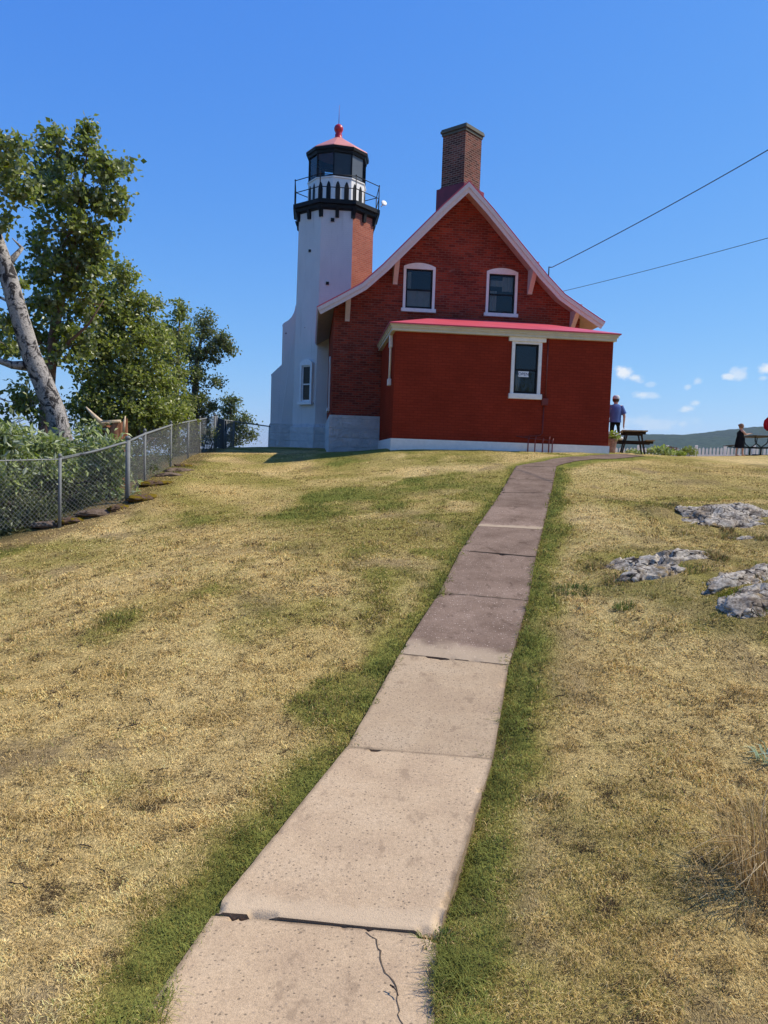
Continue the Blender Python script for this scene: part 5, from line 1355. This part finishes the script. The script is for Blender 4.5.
mb.lathe([(1.13, z_(10.90)), (1.18, z_(10.90)), (1.18, z_(10.95)), (1.13, z_(10.95))], 10, rot=rl, sm=False, cap=False)
mb.lathe([(1.12, z_(11.82)), (1.20, z_(11.82)), (1.22, z_(11.92)), (1.28, z_(11.95)), (1.29, z_(12.05)), (.9, z_(12.06))], 10, rot=rl, sm=False, cap=False)
lan = mb.build('lantern_frame', 'black_iron', tw)
for k in range(10):
    a_, b_ = c10[k], c10[(k + 1) % 10]; r_ = 1.135; mb = MB(); mb.quad((a_[0] * r_, a_[1] * r_, z_(10.93)), (b_[0] * r_, b_[1] * r_, z_(10.93)), (b_[0] * r_, b_[1] * r_, z_(11.85)), (a_[0] * r_, a_[1] * r_, z_(11.85)))
    mb.build('pane', 'blank_panel' if k == 0 else ('grey_panel' if k == 1 else 'lantern_glass'), lan)
mb = MB(); mb.lathe([(1.30, z_(12.045)), (1.27, z_(12.09)), (.16, z_(12.78))], 10, rot=rl, sm=False, cap=False); lr = mb.build('lantern_roof', 'pink_roof', tw)
mb = MB(); mb.lathe([(.20, z_(12.74)), (.17, z_(12.80)), (.13, z_(12.84)), (.15, z_(12.90)), (.12, z_(12.96))] + [(.185 * math.sin(math.pi * (k / 14)), z_(13.15 - .185 * math.cos(math.pi * k / 14))) for k in range(4, 15)], 20); mb.build('finial', 'red_metal', lr, uv=False)
mb = MB(); mb.tube([(0, 0, z_(13.3)), (0, 0, z_(14.08))], [.014, .006], 6); mb.build('lightning_rod', 'dark_red_flashing', lr, uv=False)
mb = MB(); mb.lathe([(.0, z_(9.9)), (.12, z_(9.9)), (.12, z_(10.9)), (.16, z_(10.95)), (.18, z_(11.1)), (.16, z_(11.35)), (.1, z_(11.4)), (0, z_(11.4))], 16); mb.build('lamp', 'blank_panel', tw, uv=False)
# ------------------------------------------------------------------ people
m_plain('skin', (.50, .29, .21), .55, .3, var=.06)
m_plain('dark_hair', (.09, .06, .045), .7, .2, var=.3, scale=30)
m_plain('brown_hair', (.20, .11, .065), .7, .25, var=.3, scale=30)
m_plain('blue_cotton', (.11, .165, .37), .85, .1, var=.12, scale=7, bump=.3)
m_plain('black_cloth', (.012, .012, .014), .85, .15, var=.25, scale=7)
m_plain('red_cloth', (.42, .014, .022), .8, .15, var=.18, scale=5, bump=.3)
m_plain('cap_cloth', (.62, .62, .60), .85, .1, var=.08)
m_plain('shoe_white', (.6, .6, .6), .6, .2, var=.1)
def skin_mesh(name, J, E, root, mats, matfn, parent, sub=2):
    """one continuous surface grown over a skeleton of joints"""
    keys = list(J); ix = {k: i for i, k in enumerate(keys)}
    me = bpy.data.meshes.new('skeleton'); me.from_pydata([J[k][0] for k in keys], [(ix[a], ix[b]) for a, b in E], [])
    o = bpy.data.objects.new('skeleton', me); COL.objects.link(o)
    md = o.modifiers.new('skin', 'SKIN'); md.use_smooth_shade = True
    sv_ = me.skin_vertices[0].data
    for k in keys:
        r = J[k][1]; sv_[ix[k]].radius = (r, r) if not hasattr(r, '__len__') else r
        sv_[ix[k]].use_root = (k == root)
    ss = o.modifiers.new('sub', 'SUBSURF'); ss.levels = sub; ss.render_levels = sub
    bpy.context.view_layer.update()
    nm = bpy.data.meshes.new_from_object(o.evaluated_get(bpy.context.evaluated_depsgraph_get()))
    bpy.data.objects.remove(o); bpy.data.meshes.remove(me)
    nm.name = name; nm.materials.clear()
    for m_ in mats: nm.materials.append(MATS[m_])
    for p in nm.polygons:
        p.use_smooth = True; p.material_index = matfn(p.center)
    ob = bpy.data.objects.new(name, nm); COL.objects.link(ob); ob.parent = parent
    return ob
def body(parent, H, P, skinfn, mats, heady=.02):
    """P: joint positions for a 1.75 m figure, scaled to height H; adds fingers, face and ears"""
    s = H / 1.75; J = {}; E = []
    def j(k, p, r, frm=None):
        J[k] = (tuple(np.array(p) * s), r * s if not hasattr(r, '__len__') else tuple(np.array(r) * s))
        if frm: E.append((frm, k))
    j('pelvis', P['pelvis'], (.155, .12)); j('waist', P['waist'], (.135, .105), 'pelvis'); j('chest', P['chest'], (.165, .12), 'waist'); j('neck0', P['neck0'], .075, 'chest'); j('neck', P['neck'], .055, 'neck0')
    hd = np.array(P['head']); fw = np.array(P['face'])
    j('head0', hd + np.array([0, 0, -.045]) + fw * .01, (.072, .085), 'neck'); j('head1', hd + np.array([0, 0, .04]), (.085, .098), 'head0'); j('crown', hd + np.array([0, 0, .105]), (.055, .065), 'head1')
    j('nose', hd + fw * .115 + np.array([0, 0, -.01]), .014, 'head0')
    sd_ = np.cross(fw, [0, 0, 1.0])
    for q, t_ in (('l', -1), ('r', 1)):
        j('ear' + q, hd + sd_ * t_ * .098 + np.array([0, 0, -.005]), .016, 'head0')
        j('sh' + q, P['sh' + q], .07, 'chest'); j('el' + q, P['el' + q], .043, 'sh' + q); j('wr' + q, P['wr' + q], .029, 'el' + q)
        w = np.array(P['wr' + q]); d = w - np.array(P['el' + q]); d = d / np.linalg.norm(d); a = np.cross(d, [0.0, .3, 1.0]) if abs(d[2]) < .8 else np.array([0, 1.0, 0])
        a = a - d * (a @ d); a /= np.linalg.norm(a); n_ = np.cross(d, a)
        j('pa' + q, w + d * .055, (.034, .022), 'wr' + q)
        for i, (off_, ln) in enumerate(((-.028, .062), (-.010, .075), (.010, .070), (.028, .055))):
            j('f%d%s' % (i, q), w + d * .10 + a * off_, .009, 'pa' + q); j('g%d%s' % (i, q), w + d * (.10 + ln * .55) + a * off_ * 1.1 + n_ * .008, .008, 'f%d%s' % (i, q)); j('h%d%s' % (i, q), w + d * (.10 + ln) + a * off_ * 1.1 + n_ * .022, .007, 'g%d%s' % (i, q))
        j('t0' + q, w + d * .05 - a * .045, .011, 'pa' + q); j('t1' + q, w + d * .095 - a * .06 + n_ * .01, .009, 't0' + q)
        j('hip' + q, P['hip' + q], .088, 'pelvis'); j('kn' + q, P['kn' + q], .056, 'hip' + q); j('an' + q, P['an' + q], .038, 'kn' + q)
        f_ = P.get('foot' + q, fw); j('he' + q, np.array(P['an' + q]) + np.array([0, 0, -.05]) - np.array(f_) * .03, .034, 'an' + q); j('to' + q, np.array(P['an' + q]) + np.array([0, 0, -.06]) + np.array(f_) * .16, (.04, .026), 'an' + q)
    ob = skin_mesh('body', J, E, 'pelvis', mats, lambda c: skinfn(np.array(c) / s), parent)
    return ob, s
def eyes(parent, P, s):
    hd = np.array(P['head']); fw = np.array(P['face']); sd_ = np.cross(fw, [0, 0, 1.0]); mb = MB()
    for t_ in (-1, 1):
        c = hd + fw * .092 + sd_ * t_ * .033 + np.array([0, 0, .015])
        mb.lathe([(0, -.010), (.009, -.005), (.011, 0), (.009, .005), (0, .010)], 8, tuple(c * s))
    c = hd + fw * .088 + np.array([0, 0, -.06]); mb.lathe([(0, -.005), (.02, -.003), (.02, .003), (0, .005)], 8, tuple(c * s))
    mb.build('face_features', 'dark_hair', parent, uv=False)
def loft(name, mat, rings, parent, s=1.0, seg=20, cap=(False, False)):
    """clothing: elliptical rings (centre, rx, ry)"""
    mb = MB()
    for c, rx, ry in rings:
        for k in range(seg):
            a = 6.2832 * k / seg; wv = 1 + .015 * math.sin(a * 5 + c[2] * 9)
            mb.v.append(((c[0] + rx * math.cos(a) * wv) * s, (c[1] + ry * math.sin(a) * wv) * s, c[2] * s))
    for i in range(len(rings) - 1):
        for k in range(seg): mb.face((i * seg + k, i * seg + (k + 1) % seg, (i + 1) * seg + (k + 1) % seg, (i + 1) * seg + k), 0, True)
    if cap[0]: mb.face([k for k in range(seg)][::-1])
    if cap[1]: mb.face([(len(rings) - 1) * seg + k for k in range(seg)])
    return mb
def sleeve(mb, a, b, ra, rb, s):
    mb.tube([tuple(np.array(a) * s), tuple((np.array(a) * .5 + np.array(b) * .5) * s), tuple(np.array(b) * s)], [ra * s, (ra + rb) / 2 * s, rb * s], 12, cap=False)

# man in blue shirt, back to the camera, right foot raised
def gp(px, py, Y):
    p = at(px, py, Y); return (p[0], p[1], g1(p[0], p[1]))
gm = gp(613.5, 452.5, 24.3)
man = thing('person', 'man in blue t-shirt and pale cap resting a foot on the wooden bench', 'person', gm)
P = dict(pelvis=(0, 0, .97), waist=(0.0, .02, 1.12), chest=(.01, .04, 1.32), neck0=(.01, .05, 1.46), neck=(.015, .07, 1.53), head=(.02, .10, 1.64), face=(.35, .93, 0.08), shl=(-.17, .03, 1.42), shr=(.19, .03, 1.41), ell=(-.24, .06, 1.14), elr=(.27, -.02, 1.13),
         wrl=(-.2, .25, 1.0), wrr=(.28, .03, .90), hipl=(-.09, 0, .92), hipr=(.095, .02, .92), knl=(-.09, .0, .50), knr=(.20, .34, .84), anl=(-.09, -.04, .085), anr=(.25, .36, .515), footr=(.8, .6, 0))
ob, s = body(man, 1.76, P, lambda c: 1 if c[2] < .99 and not (((c[0] > .21 and c[1] < .16) or (c[0] < -.18)) and c[2] > .68) else 0, ['skin', 'black_cloth'])
mb = loft('t', 0, [((0, 0, .93), .185, .135), ((0, .01, 1.05), .175, .13), ((0, .03, 1.22), .19, .14), ((.01, .04, 1.36), .205, .14), ((.01, .04, 1.45), .17, .11), ((.01, .05, 1.495), .075, .07)], man, s)
sleeve(mb, (.15, .03, 1.43), (.265, .0, 1.19), .085, .082, s); sleeve(mb, (-.14, .03, 1.43), (-.235, .05, 1.19), .085, .082, s); mb.build('shirt', 'blue_cotton', man, uv=False)
mb = MB(); hd = np.array(P['head']) * s
mb.lathe([(.105 * s, -.01), (.109 * s, .03 * s), (.10 * s, .08 * s), (.07 * s, .118 * s), (0, .132 * s)], 18, (hd[0], hd[1], hd[2] + .015), scale=(1, 1.08)); mb.bbox(hd[0] - .07, hd[0] + .09, hd[1] + .08, hd[1] + .19, hd[2] + .02, hd[2] + .034, .004); mb.build('cap', 'cap_cloth', man, uv=False)
mb = MB(); mb.lathe([(.07 * s, -.075 * s), (.098 * s, -.05 * s), (.1035 * s, .015)], 18, (hd[0] - .008, hd[1] - .012, hd[2]), scale=(1, 1.06), cap=False); mb.build('hair', 'dark_hair', man, uv=False)
for q in ('l', 'r'):
    a_ = np.array(P['an' + q]) * s; f_ = np.array(P.get('footr') if q == 'r' else P['face']); f_ = f_ / np.linalg.norm(f_); b_ = a_ + f_ * .15
    mb = MB(); mb.tube([a_ + np.array([0, 0, -.045]) - f_ * .06, a_ + np.array([0, 0, -.04]), b_ + np.array([0, 0, -.055]), b_ + f_ * .05 + np.array([0, 0, -.06])], [.035, .052, .046, .025], 10); mb.build('shoe', 'shoe_white', man, uv=False)
# girl in a black dress leaning at the table
gk = gp(739.0, 455.3, 27.2)
kid = thing('person', 'small girl in a sleeveless black dress reaching onto the table', 'person', gk)
PK = dict(pelvis=(0, 0, .86), waist=(.0, 0, 1.02), chest=(.0, 0, 1.22), neck0=(.01, 0, 1.36), neck=(.02, 0, 1.42), head=(.05, 0, 1.55), face=(.98, -.05, -.18), shl=(.03, .15, 1.32), shr=(.03, -.15, 1.32), ell=(.22, .17, 1.13), elr=(.24, -.15, 1.12), wrl=(.42, .10, 1.18), wrr=(.45, -.08, 1.18),
          hipl=(0, .085, .82), hipr=(0, -.085, .82), knl=(-.10, .09, .47), knr=(.13, -.09, .47), anl=(-.12, .09, .08), anr=(.14, -.09, .08), footl=(1, 0, 0), footr=(1, 0, 0))
ob, s = body(kid, 1.17, PK, lambda c: 0, ['skin', 'black_cloth'])
mb = loft('d', 0, [((0.0, 0, .42), .26, .24), ((0, 0, .62), .24, .22), ((0, 0, .86), .21, .19), ((.0, 0, 1.04), .175, .16), ((.0, 0, 1.22), .175, .18), ((.03, 0, 1.33), .10, .15), ((.04, 0, 1.375), .075, .09)], kid, s)
mb.build('dress', 'black_cloth', kid, uv=False)
hd = np.array(PK['head']) * s; mb = MB(); n0 = 20
mb.lathe([(.10 * s, -.11 * s), (.125 * s, -.04 * s), (.128 * s, .04 * s), (.10 * s, .10 * s), (.05 * s, .135 * s), (0, .14 * s)], 18, (hd[0] - .03 * s, hd[1], hd[2] + .02 * s), cap=False); mb.lathe([(0, -.05 * s), (.05 * s, -.02 * s), (.05 * s, .03 * s), (0, .06 * s)], 12, (hd[0] - .15 * s, hd[1], hd[2] + .06 * s)); mb.build('hair', 'brown_hair', kid, uv=False)
eyes(kid, PK, s)
# adult in red bending over the table from the right, only the left edge is in the frame
ga = gp(771.0, 455.2, 28.1)
ad = thing('person', 'adult in a loose red top and black trousers standing at the right hand table', 'person', ga)
PA = dict(pelvis=(.12, 0, .95), waist=(.06, 0, 1.09), chest=(-.06, 0, 1.25), neck0=(-.17, 0, 1.35), neck=(-.22, 0, 1.39), head=(-.10 + .45, 0, 1.52), face=(-.9, 0, -.4), shl=(-.10, -.18, 1.31), shr=(-.10, .18, 1.31), ell=(-.06, -.24, 1.07), elr=(-.06, .24, 1.07), wrl=(.12, -.22, .95), wrr=(.12, .22, .95),
          hipl=(.12, -.09, .9), hipr=(.12, .09, .9), knl=(-.02, -.1, .48), knr=(.10, .1, .48), anl=(.0, -.1, .08), anr=(.12, .1, .08), footl=(-1, 0, 0), footr=(-1, 0, 0))
PA.update(neck0=(.02, 0, 1.42), neck=(.03, 0, 1.49), head=(.02, 0, 1.61), face=(-.96, 0, -.25))
ob, s = body(ad, 1.70, PA, lambda c: 1 if c[2] < 1.0 and not (abs(c[1]) > .19 and c[2] > .8) else 0, ['skin', 'black_cloth'])
mb = loft('r', 0, [((.04, 0, .92), .24, .22), ((.0, 0, 1.0), .31, .25), ((-.02, 0, 1.14), .33, .27), ((-.03, 0, 1.30), .29, .26), ((-.01, 0, 1.42), .20, .20), ((.02, 0, 1.45), .08, .085)], ad, s)
sleeve(mb, (-.08, -.17, 1.33), (-.055, -.235, 1.08), .10, .105, s); sleeve(mb, (-.08, .17, 1.33), (-.055, .235, 1.08), .10, .105, s); mb.build('loose_top', 'red_cloth', ad, uv=False)
hd = np.array(PA['head']) * s; mb = MB(); mb.lathe([(.08, -.10), (.112, -.05), (.115, .03), (.09, .09), (0, .128)], 18, (hd[0] + .025, hd[1], hd[2] + .015), cap=False); mb.build('hair', 'dark_hair', ad, uv=False)
eyes(ad, PA, s)

# ------------------------------------------------------------------ picnic tables
m_plain('old_planks', (.30, .24, .19), .8, .15, var=.3, scale=12, bump=.3)
m_plain('dark_timber', (.045, .033, .026), .8, .15, var=.3, scale=12, bump=.3)
m_plain('dark_planks', (.085, .07, .055), .7, .25, var=.3, scale=12, bump=.3)
gt = gp(632, 453, 25.75); rzt = R(-14)
t1 = thing('picnic_table', 'brown wooden A frame picnic table just right of the annex corner', 'picnic table', gt, rzt)
hL = .85
mb = MB()
for k in range(5): mb.bbox(-.40 + k * .162, -.40 + k * .162 + .152, -hL, hL, .70, .735, .006)
mb.build('tabletop', 'old_planks', t1)
for sg in (-1, 1):
    mb = MB()
    for k in range(2): x0 = sg * .50 - .13 + k * .135; mb.bbox(x0 - 0, x0 + .125, -hL, hL, .40, .435, .006)
    mb.build('bench', 'old_planks', t1)
for y in (-.62, .62):
    for sg in (-1, 1):
        mb = MB(); mb.bar((sg * .20, y, .70), (sg * .36, y, -.05), .045, .12, up=(0, 1, 0)); mb.build('leg', 'dark_timber', t1)
    mb = MB(); mb.bar((-.60, y + .05, .36), (.60, y + .05, .36), .04, .085); mb.bar((-.36, y + .05, .655), (.36, y + .05, .655), .04, .085); mb.build('crossbeam', 'dark_timber', t1)
gt2 = gp(755, 455, 28.3)
t2 = thing('picnic_table', 'dark pedestal picnic table with curved metal legs in front of the girl', 'picnic table', gt2, R(-8))
mb = MB()
for k in range(5): mb.bbox(-.40 + k * .162, -.40 + k * .162 + .152, -.9, .9, .665, .70, .006)
mb.build('tabletop', 'dark_planks', t2)
for sg in (-1, 1):
    mb = MB(); mb.bbox(sg * .78 - .11, sg * .78 + .11, -.9, .9, .32, .35, .006); mb.build('bench', 'dark_planks', t2)
for y in (-.6, .6):
    mb = MB(); mb.tube([(0, y, -.03), (0, y, .30)], .03, 8)
    for sg in (-1, 1):
        mb.tube([(0, y, .26), (sg * .06, y, .33), (sg * .16, y, .40), (sg * .215, y, .50), (sg * .225, y, .66)], .020, 8)
        mb.tube([(sg * .02, y, .28), (sg * .45, y, .27), (sg * .78, y, .31)], .018, 8)
    mb.tube([(-.28, y, .0), (.28, y, .0)], .03, 8); mb.build('metal_leg', 'black_iron', t2, uv=False)

# ------------------------------------------------------------------ picket fence
m_plain('picket_white', (.82, .79, .75), .6, .25, var=.1, scale=5)
fa, fb = at(598, 455, 33.0), at(800, 455, 33.2); fl = np.linalg.norm((fb - fa)[:2]); fang = math.atan2(fb[1] - fa[1], fb[0] - fa[0]); zf = .55
pf = thing('picket_fence', 'low white picket fence along the crest behind the tables', 'fence', (fa[0], fa[1], zf - .55), fang)
npk = int(fl / .155)
H0 = [(0, .0), (fl, .0)]
def top_z(x): 
    q = fa + (fb - fa) * x / fl
    # pickets reach the height seen above the lawn
    return at(598 + 202 * x / fl, 447.6, 33.1)[2] - (zf - .55)
stp = fl / npk
for k in range(npk):
    x = k * stp; z1 = top_z(x) + random.uniform(-.012, .012); mb = MB(); w_ = .042
    mb.prism_v([(x - w_, 0.02), (x + w_, .02), (x + w_, z1 - .05), (x, z1), (x - w_, z1 - .05)], -.035, -.015); mb.build('picket', 'picket_white', pf, uv=False)
mb = MB()
for h_ in (.22, .62): mb.bar((0, 0, top_z(0) - .95 + h_), (fl, 0, top_z(fl) - .95 + h_), .03, .07)
mb.build('rail', 'picket_white', pf, uv=False)
for k in range(0, 7):
    x = fl * (k + .39) / 7; mb = MB(); zt = top_z(x) + .10; mb.bbox(x - .05, x + .05, -.03, .07, -.2, zt, .01); mb.build('post', 'picket_white', pf, uv=False)

# ------------------------------------------------------------------ garden plants and flower pot
m_leaf('leaf_hosta', (.17, .22, .06), (.50, .52, .28), None, .5, .25)
m_leaf('leaf_wine', (.10, .03, .035), (.16, .075, .06), None, .5, .2)
m_leaf('leaf_lime', (.17, .23, .03), (.36, .38, .06), None, .5, .3)
m_plain('stem', (.10, .12, .04), .8, .1)
def plant(name, label, px, py, Y, rx, h, n, leaf, lsize, seed, aspect=.5, group='garden plants along the picket fence'):
    p = gp(px, py, Y); r = np.random.default_rng(seed); root = thing(name, label, 'plant', p, 0, group)
    a = r.uniform(0, 6.283, n); rr = rx * np.sqrt(r.uniform(0, 1, n)); zz = h * np.sqrt(np.clip(1 - (rr / rx) ** 2 * .8, 0, 1)) * r.uniform(.35, 1, n)
    P_ = np.stack([rr * np.cos(a), rr * np.sin(a) * .8, zz], 1)
    leaf_mesh('foliage', P_, lsize, leaf, root, seed, aspect, -.1)
    mb = MB()
    for k in range(14):
        q = P_[r.integers(0, n)]; mb.tube([(q[0] * .2, q[1] * .2, -.03), tuple(q)], [.008, .004], 5)
    mb.build('stems', 'stem', root, uv=False); return root
plant('hosta_plant', 'pale green and cream hosta mound before the picket fence', 660, 455, 28.3, .48, .36, 420, 'leaf_hosta', .15, 301)
plant('wine_red_shrub', 'dull wine red shrub rising behind the cream hosta', 671, 455, 30.0, .34, .42, 420, 'leaf_wine', .09, 302)
plant('green_shrub', 'rounded mid green shrub right of the wine red one', 688, 455, 29.3, .34, .40, 500, 'leaf_mid', .09, 303)
plant('low_garden_plant', 'low flat green plant between the hosta and the round shrub', 679, 456, 28.8, .26, .2, 220, 'leaf_lime', .09, 304)
plant('low_garden_plant', 'low green and cream plant under the wooden picnic table', 634, 455, 27.9, .36, .22, 260, 'leaf_hosta', .10, 305)
gpz = gp(611.8, 452, 23.0); pot = thing('flower_pot', 'weathered pink clay flower pot at the annex corner with yellow green plants', 'flower pot', gpz)
m_plain('weathered_clay', (.40, .24, .19), .9, .1, var=.4, scale=14, bump=.4)
mb = MB(); mb.lathe([(.09, -.02), (.10, .1), (.135, .34), (.155, .36), (.155, .41), (.13, .41), (.12, .37), (0, .36)], 20); mb.build('pot', 'weathered_clay', pot, uv=False)
r = np.random.default_rng(9); n = 260; a = r.uniform(0, 6.28, n); rr = .20 * np.sqrt(r.uniform(0, 1, n)); P_ = np.stack([rr * np.cos(a), rr * np.sin(a), .40 + .26 * r.uniform(0, 1, n) * (1 - (rr / .3) ** 2)], 1)
leaf_mesh('foliage', P_, .085, 'leaf_lime', pot, 10, .6, -.2)
m_plain('petal_white', (.78, .74, .72), .7, .2, var=.08)
mb = MB()
for k in range(22):
    q = P_[r.integers(0, n)]; mb.lathe([(0, -.01), (.03, .0), (.034, .012), (0, .02)], 8, (q[0] * 1.05, q[1] * 1.05, q[2] + .05))
mb.build('blossoms', 'petal_white', pot, uv=False)
S.cycles.max_bounces = 6; S.cycles.transparent_max_bounces = 8; S.cycles.volume_bounces = 0
S.cycles.use_denoising = True
